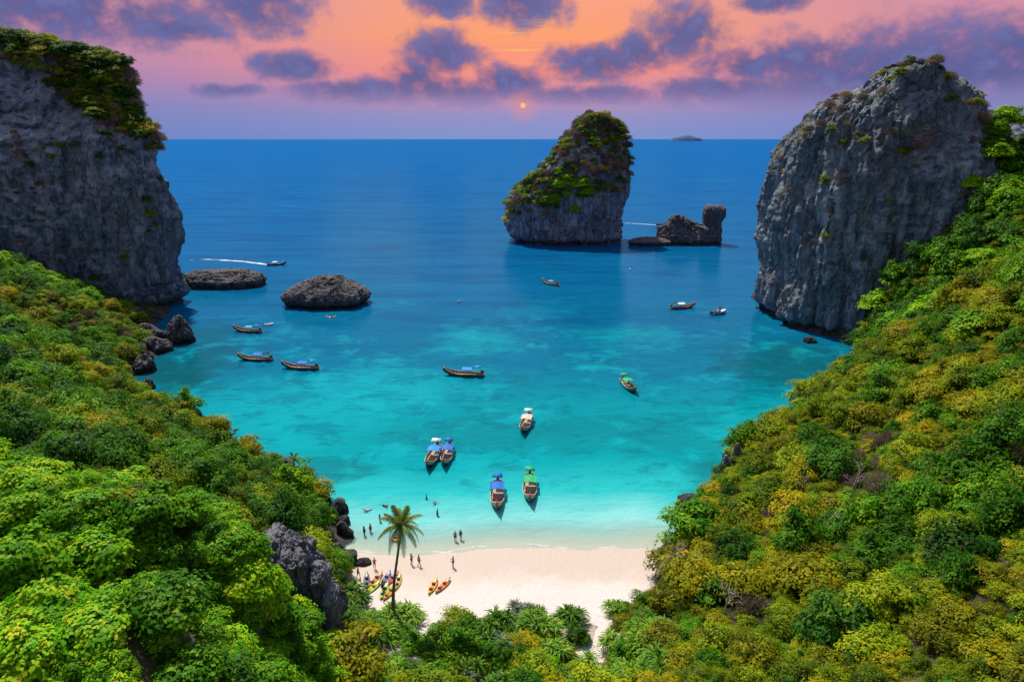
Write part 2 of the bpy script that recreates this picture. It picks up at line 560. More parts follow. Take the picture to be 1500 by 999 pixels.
def sand_material():
    m, t, b = new_mat('sand')
    geo = t.node('ShaderNodeNewGeometry')
    P = geo.outputs['Position']
    z = t.sep(P)[2]
    n = t.noise(P, 0.22, 5, 0.6, 0.3)
    n2 = t.noise(P, 3.0, 6, 0.7)
    wet = t.math('ADD', z, t.math('MULTIPLY', t.math('SUBTRACT', n, 0.5), 0.55))
    col = t.ramp(n2, [(0.3, (0.66, 0.54, 0.47)), (0.7, (0.76, 0.66, 0.60))])
    wf = t.smooth(wet, 0.62, 0.30)
    col = t.mix(wf, col, (0.60, 0.48, 0.38))
    tr = t.noise(P, 1.1, 4, 0.6)
    col = t.mix(t.math('MULTIPLY', t.smooth(tr, 0.58, 0.7, 0, 0.35), t.smooth(z, 0.8, 1.0)), col, (0.45, 0.36, 0.29))
    t.l.new(col, b.inputs['Base Color'])
    t.l.new(t.smooth(wf, 0, 1, 0.9, 0.45), b.inputs['Roughness'])
    b.inputs['Specular IOR Level'].default_value = 0.25
    bn = t.node('ShaderNodeBump')
    bn.inputs['Strength'].default_value = 0.5
    bn.inputs['Distance'].default_value = 0.12
    t.l.new(t.math('ADD', n2, t.math('MULTIPLY', tr, 2)), bn.inputs['Height'])
    t.l.new(bn.outputs[0], b.inputs['Normal'])
    return m

def soil_material():
    m, t, b = new_mat('hillside_soil')
    geo = t.node('ShaderNodeNewGeometry')
    P = geo.outputs['Position']
    nz = t.sep(geo.outputs['Normal'])[2]
    n = t.noise(P, 0.5, 6, 0.65)
    n2 = t.noise(P, 0.07, 4, 0.6)
    col = t.ramp(n, [(0.3, (0.015, 0.022, 0.006)), (0.55, (0.035, 0.04, 0.010)), (0.75, (0.08, 0.07, 0.025))])
    col = t.mix(t.smooth(n2, 0.5, 0.65, 0, 0.6), col, (0.13, 0.105, 0.05))
    rk = t.ramp(n, [(0.3, (0.04, 0.04, 0.045)), (0.7, (0.26, 0.24, 0.24))])
    col = t.mix(t.smooth(nz, 0.62, 0.42), col, rk)
    z = t.sep(P)[2]
    col = t.mix(t.smooth(z, 2.0, 0.8), col, t.ramp(n, [(0.35, (0.02, 0.019, 0.018)), (0.7, (0.10, 0.09, 0.082))]))
    xx, yy, _z = t.sep(P)
    low = t.math('MULTIPLY', t.math('MULTIPLY', t.smooth(t.math('ABSOLUTE', t.math('ADD', xx, 1.0)), 22.0, 18.0), t.smooth(t.math('ADD', z, n), 4.2, 3.0)), t.smooth(yy, 53.0, 58.0))
    col = t.mix(low, col, t.ramp(n, [(0.35, (0.30, 0.22, 0.15)), (0.65, (0.60, 0.50, 0.41))]))
    t.l.new(col, b.inputs['Base Color'])
    b.inputs['Roughness'].default_value = 0.95
    b.inputs['Specular IOR Level'].default_value = 0.1
    bn = t.node('ShaderNodeBump')
    bn.inputs['Distance'].default_value = 0.6
    t.l.new(n, bn.inputs['Height'])
    t.l.new(bn.outputs[0], b.inputs['Normal'])
    return m

def leaf_mat(name, stops, trans=0.35, rough=0.5):
    """stops: colours along the per-leaf tint attribute"""
    m, t, b = new_mat(name)
    a = t.node('ShaderNodeAttribute', attribute_name='tint')
    oi = t.node('ShaderNodeObjectInfo')
    v = t.math('ADD', a.outputs['Fac'], t.math('MULTIPLY', t.math('SUBTRACT', oi.outputs['Random'], 0.5), 0.34), clamp=True)
    col = t.ramp(v, stops)
    hs = t.node('ShaderNodeHueSaturation')
    t.l.new(col, hs.inputs['Color'])
    t.put(hs.inputs['Value'], t.math('MULTIPLY_ADD', oi.outputs['Random'], 0.5, 0.78))
    col = hs.outputs[0]
    t.l.new(col, b.inputs['Base Color'])
    b.inputs['Roughness'].default_value = rough
    b.inputs['Specular IOR Level'].default_value = 0.08
    tl = t.node('ShaderNodeBsdfTranslucent')
    t.l.new(col, tl.inputs[0])
    mx = t.node('ShaderNodeMixShader')
    mx.inputs[0].default_value = trans
    t.l.new(b.outputs[0], mx.inputs[1])
    t.l.new(tl.outputs[0], mx.inputs[2])
    t.l.new(mx.outputs[0], t.n['Material Output'].inputs[0])
    return m

LEAF = {
    'bright': leaf_mat('bright_leaves', [(0.0, (0.03, 0.13, 0.004)), (0.45, (0.12, 0.36, 0.006)), (0.8, (0.28, 0.52, 0.008)), (1.0, (0.52, 0.50, 0.015))]),
    'green': leaf_mat('green_leaves', [(0.0, (0.02, 0.085, 0.004)), (0.5, (0.075, 0.24, 0.006)), (0.85, (0.19, 0.37, 0.008)), (1.0, (0.36, 0.40, 0.012))]),
    'dark': leaf_mat('dark_leaves', [(0.0, (0.017, 0.064, 0.008)), (0.5, (0.043, 0.152, 0.012)), (1.0, (0.136, 0.272, 0.016))]),
    'olive': leaf_mat('olive_leaves', [(0.0, (0.05, 0.10, 0.004)), (0.5, (0.18, 0.27, 0.006)), (0.85, (0.34, 0.39, 0.008)), (1.0, (0.48, 0.44, 0.012))]),
    'ochre': leaf_mat('ochre_leaves', [(0.0, (0.08, 0.11, 0.004)), (0.45, (0.27, 0.28, 0.006)), (0.85, (0.44, 0.37, 0.008)), (1.0, (0.60, 0.32, 0.015))]),
    'dry': leaf_mat('dry_twigs', [(0.0, (0.10, 0.07, 0.055)), (0.5, (0.26, 0.18, 0.13)), (0.8, (0.38, 0.28, 0.19)), (1.0, (0.22, 0.22, 0.05))], 0.2, 0.8),
    'strap': leaf_mat('strap_leaves', [(0.0, (0.038, 0.098, 0.012)), (0.5, (0.105, 0.266, 0.018)), (0.85, (0.255, 0.392, 0.030)), (1.0, (0.480, 0.392, 0.060))], 0.3, 0.4),
    'silver': leaf_mat('silvery_strap_leaves', [(0.0, (0.06, 0.09, 0.06)), (0.5, (0.15, 0.19, 0.12)), (1.0, (0.28, 0.29, 0.19))], 0.2, 0.5),
    'frond': leaf_mat('palm_fronds', [(0.0, (0.07, 0.15, 0.015)), (0.5, (0.17, 0.28, 0.025)), (0.8, (0.44, 0.38, 0.12)), (1.0, (0.6, 0.44, 0.26))], 0.3, 0.45),
}
BARK = plain('bark', (0.16, 0.12, 0.09), 0.9, 0.4, 8, 0.1, bump=0.5)
DEADWOOD = plain('bleached_wood', (0.42, 0.36, 0.31), 0.9, 0.3, 6, 0.1)
PALMBARK = plain('palm_bark', (0.22, 0.17, 0.13), 0.9, 0.3, 5, 0.1, bump=0.5)
SEA = sea_material()
SAND = sand_material()
SOIL = soil_material()

# ------------------------------------------------------------------ sea, beach, hillsides
def grid(xs, ys):
    X, Y = np.meshgrid(xs, ys)
    ny, nx = X.shape
    idx = np.arange(nx * ny).reshape(ny, nx)
    f = np.stack([idx[:-1, :-1], idx[:-1, 1:], idx[1:, 1:], idx[1:, :-1]], -1).reshape(-1, 4)
    return X.ravel(), Y.ravel(), f

gx, gy, gf = grid(np.array([-60000, -3000, -300, -100, 0, 100, 300, 3000, 60000.0]), np.array([-2000, 0, 60, 90, 150, 300, 1000, 5000, 20000, 70000.0]))
tag(obj('sea', mesh_np('sea', np.stack([gx, gy, gx * 0], 1), gf), SEA), kind='structure')

bx, by, bf = grid(np.linspace(-40, 36, 153), np.linspace(52, 104, 105))
bz = (shore_y(bx) - by) * 0.058
bz = np.where(bz > 0.9, 0.9 + (bz - 0.9) * 0.4, bz) + 0.05 * fbm(np.stack([bx * 0.3, by * 0.3, bx * 0], 1), 4, 3)
tag(obj('beach', mesh_np('beach', np.stack([bx, by, bz], 1), bf), SAND), kind='structure')

ctrl = []
def V(px, py, Y, drop=2.0):                   # a point seen on the canopy: the ground lies a shrub's height below
    p = at_y(px, py, Y)
    ctrl.append((p[0], p[1], p[2] - drop))
def G(x, y, z):
    ctrl.append((x, y, z))
# left side, far slope below the cliff down to the near knoll
V(0, 385, 177); V(60, 405, 180); V(130, 440, 178); V(185, 480, 176, 2); V(100, 480, 160); V(0, 470, 140)
V(150, 540, 140, 2); V(60, 560, 115); V(0, 530, 96); V(195, 560, 150, 2)
V(200, 590, 116); V(330, 645, 110, 2.5); V(440, 695, 98, 2.5); V(468, 745, 88, 2); V(150, 620, 78); V(300, 680, 76); V(400, 740, 74); V(0, 600, 76)
V(100, 668, 50, 3); V(0, 690, 46, 3); V(250, 700, 50, 3); V(330, 750, 49, 3); V(200, 800, 33, 3.5); V(0, 990, 25, 4); V(330, 900, 36, 4); V(0, 850, 32, 4); V(150, 950, 27, 4)
G(-20, 38, 14); G(-14, 45, 6); G(-14, 57, 2.5); G(-25, 60, 13); G(-25, 68, 6); G(-27, 80, 2.0); G(-20, 76, 0.0); G(-18.5, 71, 0.7); G(-22, 82, -0.8); G(-17, 66, 1.2)
G(-10, 30, 13); G(0, 20, 14); G(14, 30, 13); G(-10, 12, 20); G(12, 12, 20); G(-60, 20, 40); G(-100, 60, 42); G(-120, 110, 42); G(-190, 170, 46); G(-180, 110, 50)
# low ground behind the beach
for x in (-14, -6, 2, 10):
    G(x, 73, -0.3); G(x, 66, 1.3); G(x, 58, 1.9)
G(-6, 48, 3.5); G(4, 46, 5.0); G(16, 74, 0.2); G(17, 62, 3.5); G(12, 56, 3.6); G(-20, 84, -1.0); G(19, 80, -0.8)
# right side, near slope and the valley behind its ridge
V(1010, 785, 80.5, 2); V(1060, 695, 94, 2.5); V(1130, 605, 118, 3); V(1265, 520, 158, 3); V(1350, 460, 136); V(1500, 385, 110); V(1430, 420, 122)
V(1500, 600, 76); V(1500, 800, 52); V(1500, 990, 40, 3); V(1200, 700, 83); V(1300, 800, 63); V(1200, 900, 55); V(1100, 800, 71); V(1300, 600, 101); V(1400, 500, 115)
V(1100, 950, 50, 2.5); V(1000, 930, 57, 2.5); V(900, 990, 50, 2.5); V(1300, 950, 46, 3); V(1400, 700, 72); V(1180, 600, 112)
V(1400, 275, 192); V(1500, 215, 190); V(1300, 405, 178); V(1290, 485, 170); V(1450, 400, 152); V(1380, 380, 168); V(1500, 310, 160)
G(88, 176, -4); G(80, 168, -5); G(97, 181, -1); G(84, 181, -6); G(73, 190, -7); G(70, 202, -8); G(-107, 196, -3); G(-100, 186, -3); G(60, 30, 32); G(90, 60, 44); G(120, 100, 52); G(170, 170, 56); G(170, 120, 60); G(120, 215, 46); G(160, 225, 54)
# the sea floor beside the shore
for q in [(-46, 126, -4), (-28, 108, -4), (-20, 96, -3), (-60, 142, -5), (-80, 168, -5), (-84, 185, -6), (-95, 200, -6), (0, 100, -4), (0, 130, -7), (26, 101, -4), (19, 90, -3),
          (40, 122, -5), (58, 142, -5), (70, 162, -6), (80, 178, -6), (50, 180, -9), (-40, 180, -9), (0, 220, -10), (-70, 240, -10), (70, 240, -10), (0, 280, -10), (-120, 280, -10), (140, 280, -8), (-105, 205, -2)]:
    G(*q)
CT = np.array(ctrl)
_d = np.linalg.norm(CT[:, None, :2] - CT[None, :, :2], axis=2)
_A = np.block([[_d + np.eye(len(CT)) * 0.6, np.ones((len(CT), 1))], [np.ones((1, len(CT))), np.zeros((1, 1))]])
_w = np.linalg.solve(_A, np.append(CT[:, 2], 0))
def ground(x, y):
    x = np.atleast_1d(np.asarray(x, float))
    y = np.atleast_1d(np.asarray(y, float))
    out = np.empty(len(x))
    for s in range(0, len(x), 20000):
        d = np.hypot(x[s:s + 20000, None] - CT[None, :, 0], y[s:s + 20000, None] - CT[None, :, 1])
        out[s:s + 20000] = d @ _w[:-1] + _w[-1]
    out = np.where((x > 52) & (x < 86) & (y > 166), np.minimum(out, -3.5), out)
    tpath = np.clip((y - 50) / 20, 0, 1)
    dpath = np.abs(x - (8.0 + 3.0 * tpath + 0.5 * np.sin(y * 0.6)))
    cut = np.exp(-(dpath / 1.1) ** 2) * np.clip((72 - y) / 4, 0, 1) * np.clip((y - 51) / 4, 0, 1)
    out = out - cut * np.maximum(out - 0.9, 0)
    p = np.stack([x, y, x * 0], 1)
    land = np.clip((out + 0.5) / 4, 0, 1)
    out = out + land * (1.1 * fbm(p * 0.11, 4, 11) + 0.5 * fbm(p * 0.45, 3, 12))
    shore = np.clip((out + 1.5) / 2, 0, 1) * np.clip((5.0 - out) / 3, 0, 1) * (np.abs(x + 1) > 20)
    out = out + shore * 1.5 * fbm(p * 0.35, 4, 13, 0.6, ridged=True)
    return out
tx, ty, tf = grid(np.arange(-200, 181, 0.85), np.arange(6, 262, 0.85))
tz = ground(tx, ty)
tag(obj('hillside', mesh_np('hillside', np.stack([tx, ty, tz], 1), tf), SOIL), kind='structure')

# ------------------------------------------------------------------ rocks
def rock_mesh(name, levels, seed=1, nth=260, nz=200, amp=2.0, expo=2.6, shear=0.0, notch=1.5, flute=1.0, warp=None, freq=1.0):
    """levels: (z, xl, xr, yf, yb) from bottom to top, interpolated; the surface is then broken by noise"""
    L = np.array(levels, float)
    zz = L[:, 0]
    per = np.concatenate([[0], np.cumsum(np.hypot(np.diff(zz), 0.6 * np.diff(L[:, 2] - L[:, 1])))])
    s = np.linspace(0, per[-1], nz)
    Lf = np.stack([np.interp(s, per, L[:, i]) for i in range(5)], 1)
    ker = np.hanning(max(3, nz // 16) | 1); ker /= ker.sum()
    pad = len(ker) // 2
    for i in range(1, 5):
        Lf[:, i] = np.convolve(np.pad(Lf[:, i], pad, mode='edge'), ker, 'valid')
    th = np.linspace(0, 2 * math.pi, nth, endpoint=False)
    c, sn = np.cos(th), np.sin(th)
    cc = np.sign(c) * np.abs(c) ** (2 / expo)
    ss = np.sign(sn) * np.abs(sn) ** (2 / expo)
    cx, cy = (Lf[:, 1] + Lf[:, 2]) / 2, (Lf[:, 3] + Lf[:, 4]) / 2
    rx, ry = (Lf[:, 2] - Lf[:, 1]) / 2, (Lf[:, 4] - Lf[:, 3]) / 2
    X = cx[:, None] + rx[:, None] * cc[None]
    Y = cy[:, None] + ry[:, None] * ss[None] + shear * (rx[:, None] * cc[None])
    Z = np.repeat(Lf[:, :1], nth, 1)
    P = np.stack([X, Y, Z], -1).reshape(-1, 3)
    nrm = np.stack([np.broadcast_to(c, X.shape), np.broadcast_to(sn, X.shape), np.zeros_like(X)], -1).reshape(-1, 3)
    k = 0.05 * freq
    big = fbm(P * np.array([k, k, k * 0.6]), 3, seed)
    flt = fbm(P * np.array([k * 4, k * 4, k * 0.7]), 4, seed + 20, 0.55, ridged=True)
    rag = fbm(P * np.array([k * 9, k * 9, k * 4]), 5, seed + 40, 0.6, ridged=True)
    lay = fbm(P * np.array([k * 1.2, k * 1.2, k * 8]), 3, seed + 60)
    small = np.minimum(rx, ry).repeat(nth)
    fade = np.clip(small / (amp * 3.0), 0.12, 1)
    slab = fbm(P * np.array([k * 2.4, k * 2.4, k * 0.8]) + 0.15 * rag[:, None], 3, seed + 70)
    q = slab * 5.0
    fr_ = q - np.floor(q)
    slab = (np.floor(q) + np.clip((fr_ - 0.42) / 0.16, 0, 1)) / 5.0
    disp = amp * fade * (1.5 * slab + 1.0 * big - 0.75 * flute * np.clip(flt, -0.2, 1) - 0.4 * np.clip(rag, -0.3, 1) + 0.1 * lay)
    zt = Lf[-1, 0]
    zrel = P[:, 2]
    disp = disp - notch * np.exp(-((zrel - 0.9) / 1.3) ** 2) * fade
    P = P + nrm * disp[:, None]
    top = np.clip((zrel - zt * 0.55) / (zt * 0.45 + 1e-6), 0, 1)
    P[:, 2] += top * amp * 0.9 * fbm(P * k * 6, 4, seed + 80, 0.6, ridged=True) * np.clip(fade * 2, 0, 1)
    if warp is not None:
        P = warp(P)
    idx = np.arange(nth * nz).reshape(nz, nth)
    nx_ = np.roll(idx, -1, 1)
    f = np.stack([idx[:-1], nx_[:-1], nx_[1:], idx[1:]], -1).reshape(-1, 4)
    faces = [tuple(q) for q in f.tolist()]
    verts = np.vstack([P, P[-nth:].mean(0, keepdims=True)])
    tip = len(verts) - 1
    faces += [(int(idx[-1, i]), int(nx_[-1, i]), tip) for i in range(nth)]
    return verts, faces

def lev(py, pl, pr, Yc, ry, yfront=None):     # a level whose outline is seen at pixels pl..pr, at distance Yc
    a, b = at_y(pl, py, Yc), at_y(pr, py, Yc)
    return (a[2], a[0], b[0], (Yc - ry) if yfront is None else yfront, Yc + ry)

ROCKS = {}
def make_rock(name, parts, mat, label, cat, group=None):
    vs_, fs = [], []
    for v, f in parts:
        b = sum(len(q) for q in vs_)
        vs_.append(v)
        fs += [tuple(b + i for i in q) for q in f]
    o = obj(name, mesh_np(name, np.vstack(vs_), fs), mat)
    tag(o, label, cat, group)
    return o

# left headland
Yc = 234
lv = [(-6, -252, -117, 212, 250), (0, -252, -116, 212, 250), (8, -252, -112, 210, 250)]
for py, pr, yf in [(420, 274, 210), (380, 279, 210), (335, 281, 211), (285, 263, 213), (245, 243, 215), (215, 230, 217), (195, 222, 220), (165, 200, 228), (130, 190, 236), (108, 184, 242), (88, 160, 247)]:
    p = at_y(pr, py, Yc)
    lv.append((p[2], -252, p[0] - 2.0, min(yf, 238), 250))
lv.append((lv[-1][0] + 5, -235, lv[-1][2] - 22, 240, 249))
lv.append((lv[-1][0] + 2, -205, lv[-1][2] - 22, 243, 248))
def warp_left(P):
    s = np.interp(P[:, 0], [-240, -165, -118], [1.02, 1.01, 0.985])
    P = P.copy()
    P[:, 2] *= np.where(P[:, 2] > 20, 1 + (s - 1) * np.clip((P[:, 2] - 20) / 40, 0, 1), 1)
    return P
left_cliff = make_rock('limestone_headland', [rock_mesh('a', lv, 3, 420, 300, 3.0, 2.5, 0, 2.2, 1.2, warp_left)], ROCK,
                       'huge dark limestone headland with shrubs on its sloping top, beside a low flat rock', 'cliff')
# right tower
Yc = 206
lv = [(-6, 82, 150, 184, 232), (0, 81.5, 150, 183, 232)]
for py, pl, pr in [(455, 1108, 1400), (430, 1106, 1420), (380, 1118, 1440), (310, 1121, 1455), (250, 1135, 1462), (210, 1150, 1464), (180, 1168, 1442), (165, 1178, 1430), (148, 1210, 1426), (126, 1240, 1402), (110, 1278, 1370), (102, 1305, 1345)]:
    a, b = at_y(pl, py, Yc + 14), at_y(pr, py, Yc - 10)
    lv.append((a[2], a[0], b[0], 181 + max(0, a[2] - 45) * 0.45, 232 - max(0, a[2] - 45) * 0.5))
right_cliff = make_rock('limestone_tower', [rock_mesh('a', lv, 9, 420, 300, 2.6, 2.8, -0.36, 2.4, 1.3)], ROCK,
                        'tall grey limestone tower with streaked face rising beside the green valley', 'cliff')
# islet
Yc = 386
lv = [lev(358, 752, 916, Yc, 21), lev(350, 749, 916, Yc, 22)]
for py, pl, pr in [(340, 742, 913), (325, 737, 912), (300, 738, 917), (285, 747, 920), (270, 764, 921), (250, 786, 921), (230, 804, 921), (210, 821, 921), (196, 832, 918), (186, 842, 910), (178, 852, 898), (173, 862, 886)]:
    lv.append(lev(py, pl, pr, Yc, 22 if py > 250 else 22 * (py - 150) / 100))
islet = make_rock('limestone_islet', [rock_mesh('a', lv, 15, 320, 240, 2.4, 2.5, 0, 2.5, 1.0)], ROCK,
                  'steep leaning limestone islet covered in shrubs, standing alone in open water', 'islet')
# camel shaped rock
Yc = 374
body = [lev(360, 960, 1056, Yc, 9), lev(352, 958, 1057, Yc, 9), lev(340, 962, 1052, Yc, 8), lev(332, 967, 1040, Yc, 7), lev(326, 976, 1020, Yc, 5), lev(320, 983, 1004, Yc, 3.5), lev(316, 988, 996, Yc, 2)]
neck = [lev(356, 1030, 1054, Yc, 6), lev(340, 1031, 1055, Yc, 5.5), lev(325, 1031, 1056, Yc, 5), lev(315, 1029, 1062, Yc, 5.5), lev(306, 1030, 1063, Yc, 5.5), lev(302, 1034, 1058, Yc, 4)]
shelf = [lev(359, 922, 985, Yc - 6, 5), lev(354, 920, 985, Yc - 6, 5), lev(350, 926, 975, Yc - 6, 3.5), lev(348, 940, 965, Yc - 6, 2)]
make_rock('sea_rock', [rock_mesh('a', body, 21, 180, 110, 1.8, 2.3, 0, 0.8, 0.7, freq=2.2), rock_mesh('b', neck, 22, 100, 90, 0.9, 2.3, 0, 0.3, 0.7, freq=2.5),
          rock_mesh('c', shelf, 23, 120, 40, 0.6, 2.3, 0, 0.2, 0.5, freq=2.5)], ROCK_DARK, 'camel shaped dark sea rock with an upright head and a low shelf', 'rock')
# dark rounded rock
Yc = 232
lv = [lev(455, 432, 522, Yc, 9), lev(450, 430, 526, Yc, 9.5), lev(440, 418, 538, Yc, 11), lev(432, 415, 540, Yc, 11), lev(424, 420, 534, Yc, 10), lev(416, 436, 520, Yc, 8), lev(410, 456, 505, Yc, 5.5), lev(407, 470, 495, Yc, 3)]
make_rock('sea_rock', [rock_mesh('a', lv, 31, 260, 150, 1.1, 2.5, 0, 0.5, 0.5, freq=2.6)], ROCK_DARK, 'rounded jagged black sea rock with undercut base and a kayak below it', 'rock')
# flat rock at the headland's foot
Yc = 262
lv = [lev(424, 262, 386, Yc, 9), lev(418, 260, 388, Yc, 9), lev(408, 264, 387, Yc, 8), lev(402, 272, 380, Yc, 6), lev(398, 285, 360, Yc, 4)]
make_rock('sea_rock', [rock_mesh('a', lv, 35, 220, 90, 1.1, 2.6, 0.05, 0.5, 0.5, freq=2.4)], ROCK_DARK, "long low brownish rock reaching out from the headland's foot", 'rock')
# rocks on the left shore: a spire and the rubble before it
def small_rock(px, py, w, h, label, mat=ROCK_DARK, seed=50, dep=0.8, z0=0.0, group=None, cat='rock', peak=0.35, name='shore_rock', nth=90, nz=50, sink=0.6):
    p = at_z(px, py, z0)
    dist = p[1] * CP + (CH - z0) * SP
    W, H = w / F * dist, h / F * dist / math.cos(math.atan((CH - z0) / p[1]))
    Dp = W * dep
    y0 = p[1] + Dp / 2
    ox = (seed * 37 % 10 / 10 - 0.5) * W * 0.3
    lv = [(z0 - sink, p[0] - W / 2, p[0] + W / 2, y0 - Dp / 2, y0 + Dp / 2), (z0 + H * 0.35, p[0] - W * .5, p[0] + W * .48, y0 - Dp * .5, y0 + Dp * .5),
          (z0 + H * 0.7, p[0] - W * peak + ox * .5, p[0] + W * peak + ox * .5, y0 - Dp * .36, y0 + Dp * .36), (z0 + H, p[0] - W * .1 + ox, p[0] + W * .1 + ox, y0 - Dp * .1, y0 + Dp * .1)]
    return make_rock(name, [rock_mesh('a', lv, seed, nth, nz, min(W, H) * 0.26, 2.2, 0, 0.0, 0.9, freq=min(12, 40 / max(W, 1)))], mat, label, cat, group)
small_rock(256, 506, 44, 38, 'pointed dark rock spire standing in the water below the headland', seed=51, peak=0.28)
for i, (px, py, w, h) in enumerate([(222, 520, 40, 22), (205, 548, 36, 24), (208, 492, 34, 14), (225, 498, 30, 12), (212, 572, 22, 14), (196, 470, 30, 16), (236, 514, 26, 14)]):
    small_rock(px, py, w, h, 'jagged dark rubble rock in the water between the headland and its hillside', seed=60 + i, group='rubble rocks below the headland')
for i, (px, py, w, h) in enumerate([(440, 712, 26, 18), (462, 728, 26, 16), (458, 762, 22, 26), (452, 745, 22, 18)]):
    small_rock(px, py, w, h, 'sea-worn rock at the end of the point with the small lone palm', ROCK_NEAR, seed=70 + i, group='rocks at the point with the small palm')
for i, (px, py, w, h) in enumerate([(505, 823, 22, 12), (499, 836, 18, 12), (515, 829, 16, 6), (531, 829, 22, 5), (490, 815, 22, 14)]):
    small_rock(px, py, w, h, 'low dark rock lying on the sand beside the outcrop and kayaks', ROCK_DARK, seed=80 + i, z0=0.3, group='low rocks on the beach', sink=0.3)
for i, (px, py, w, h) in enumerate([(1066, 706, 22, 34), (1078, 694, 22, 40), (1018, 768, 16, 26), (1010, 790, 14, 18), (1046, 735, 18, 20)]):
    small_rock(px, py, w, h, 'dark upright rock at the foot of the yellowish slope beside the water', ROCK_NEAR, seed=90 + i, group='rocks along the foot of the yellowish slope')
small_rock(980, 866, 40, 40, 'pale grey boulder beside the bare dead branches on the sand', ROCK_NEAR, seed=97, z0=0.6, dep=0.7)
for i, (px, py, w, h) in enumerate([(1190, 503, 20, 7), (1300, 520, 26, 22)]):
    small_rock(px, py, w, h, 'low dark rock at the foot of the limestone tower', ROCK_DARK, seed=110 + i, group='rocks below the tower')
def shore_rocks():
    x, y = rng.uniform(-110, 100, 30000), rng.uniform(76, 182, 30000)
    z = ground(x, y)
    px, py, dep = project(np.stack([x, y, z], 1))
    ok = (np.abs(z - 0.3) < 0.5) & (px > 60) & (px < 1300) & ~((np.abs(x + 1) < 21) & (y < 92))
    got = []
    for i in np.where(ok)[0]:
        if all((x[i] - a) ** 2 + (y[i] - b) ** 2 > 3.2 ** 2 for a, b in got):
            got.append((x[i], y[i]))
            if len(got) >= 64: break
    for k, (a, b) in enumerate(got):
        w, h = random.uniform(1.6, 4.2), random.uniform(0.9, 2.6)
        d = w * random.uniform(.6, 1.1)
        o = (random.uniform(-.2, .2) * w)
        lv = [(-1.2, a - w / 2, a + w / 2, b - d / 2, b + d / 2), (h * .3, a - w * .52, a + w * .48, b - d * .5, b + d * .52), (h * .75, a - w * .34 + o, a + w * .3 + o, b - d * .3, b + d * .34), (h, a - w * .12 + o, a + w * .1 + o, b - d * .1, b + d * .12)]
        wh = 'below the headland hillside' if a < 0 else 'below the tower slope'
        make_rock('shore_rock', [rock_mesh('a', lv, 200 + k, 56, 34, min(w, h) * 0.22, 2.2, 0, 0, 0.8, freq=9)], ROCK_DARK, 'jagged dark rock at the water line ' + wh, 'rock', 'rocks at the water line ' + wh)
shore_rocks()
# near outcrop on the left: a dark fluted face with knobs
lv = []
for py, pl, pr, yf in [(985, 368, 488, 53), (930, 370, 490, 53), (880, 374, 488, 53.3), (850, 378, 480, 54), (825, 382, 462, 54.8), (800, 384, 440, 55.4), (785, 388, 420, 56), (778, 392, 406, 56.4)]:
    a, b = at_y(pl, py, 57), at_y(pr, py, 57)
    lv.append((a[2], a[0], b[0], yf, min(62, yf + 2.2 + max(0, py - 778) * 0.05)))
lv[0] = (lv[0][0] - 4,) + lv[0][1:]
kn = lambda px, py, w, h, Y, s: rock_mesh('k', [(at_y(px, py, Y)[2] - h, at_y(px - w, py, Y)[0], at_y(px + w, py, Y)[0], Y - 1.5, Y + 1.5), (at_y(px, py, Y)[2] - h * .3, at_y(px - w * 1.05, py, Y)[0], at_y(px + w, py, Y)[0], Y - 1.6, Y + 1.5),
                                          (at_y(px, py, Y)[2], at_y(px - w * .4, py, Y)[0], at_y(px + w * .3, py, Y)[0], Y - .5, Y + .5)], s, 80, 60, 0.45, 2.3, 0, 0, 0.6, freq=8)
make_rock('rock_outcrop', [rock_mesh('a', lv, 41, 300, 240, 1.25, 2.6, 0, 0.0, 1.6, freq=5), kn(402, 780, 12, 3, 57, 1), kn(437, 806, 18, 4, 56, 2), kn(466, 824, 14, 4, 56, 3), kn(420, 806, 15, 4, 55.5, 4), kn(480, 858, 12, 4, 55.5, 5)],
          ROCK_NEAR, 'dark fluted limestone outcrop above the palm shrubs at the end of the beach', 'rock')
# cliff peeping over the valley and the far island
lv = [(40, 150, 200, 226, 250), (52, 152, 200, 227, 250), (57, 156, 198, 230, 248), (59.5, 162, 190, 234, 244)]
make_rock('limestone_cliff', [rock_mesh('a', [(-2,) + lv[0][1:]] + lv, 45, 120, 80, 1.2, 2.5, 0, 0, 1.0)], ROCK, 'grey limestone crag peeping over the head of the green valley', 'cliff')
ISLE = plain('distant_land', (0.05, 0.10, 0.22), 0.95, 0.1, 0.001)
a, b = at_y(984, 203, 17000), at_y(1032, 203, 17000)
make_rock('distant_island', [rock_mesh('a', [(-5, a[0], b[0], 16800, 17400), (60, a[0] + 60, b[0] - 60, 16850, 17350), (105, a[0] + 250, b[0] - 280, 16950, 17250), (122, a[0] + 380, b[0] - 390, 17000, 17200)], 47, 80, 20, 20, 2.2, 0, 0, 0, freq=0.03)],
          ISLE, 'faint low blue island on the horizon', 'island')
print('rocks done')

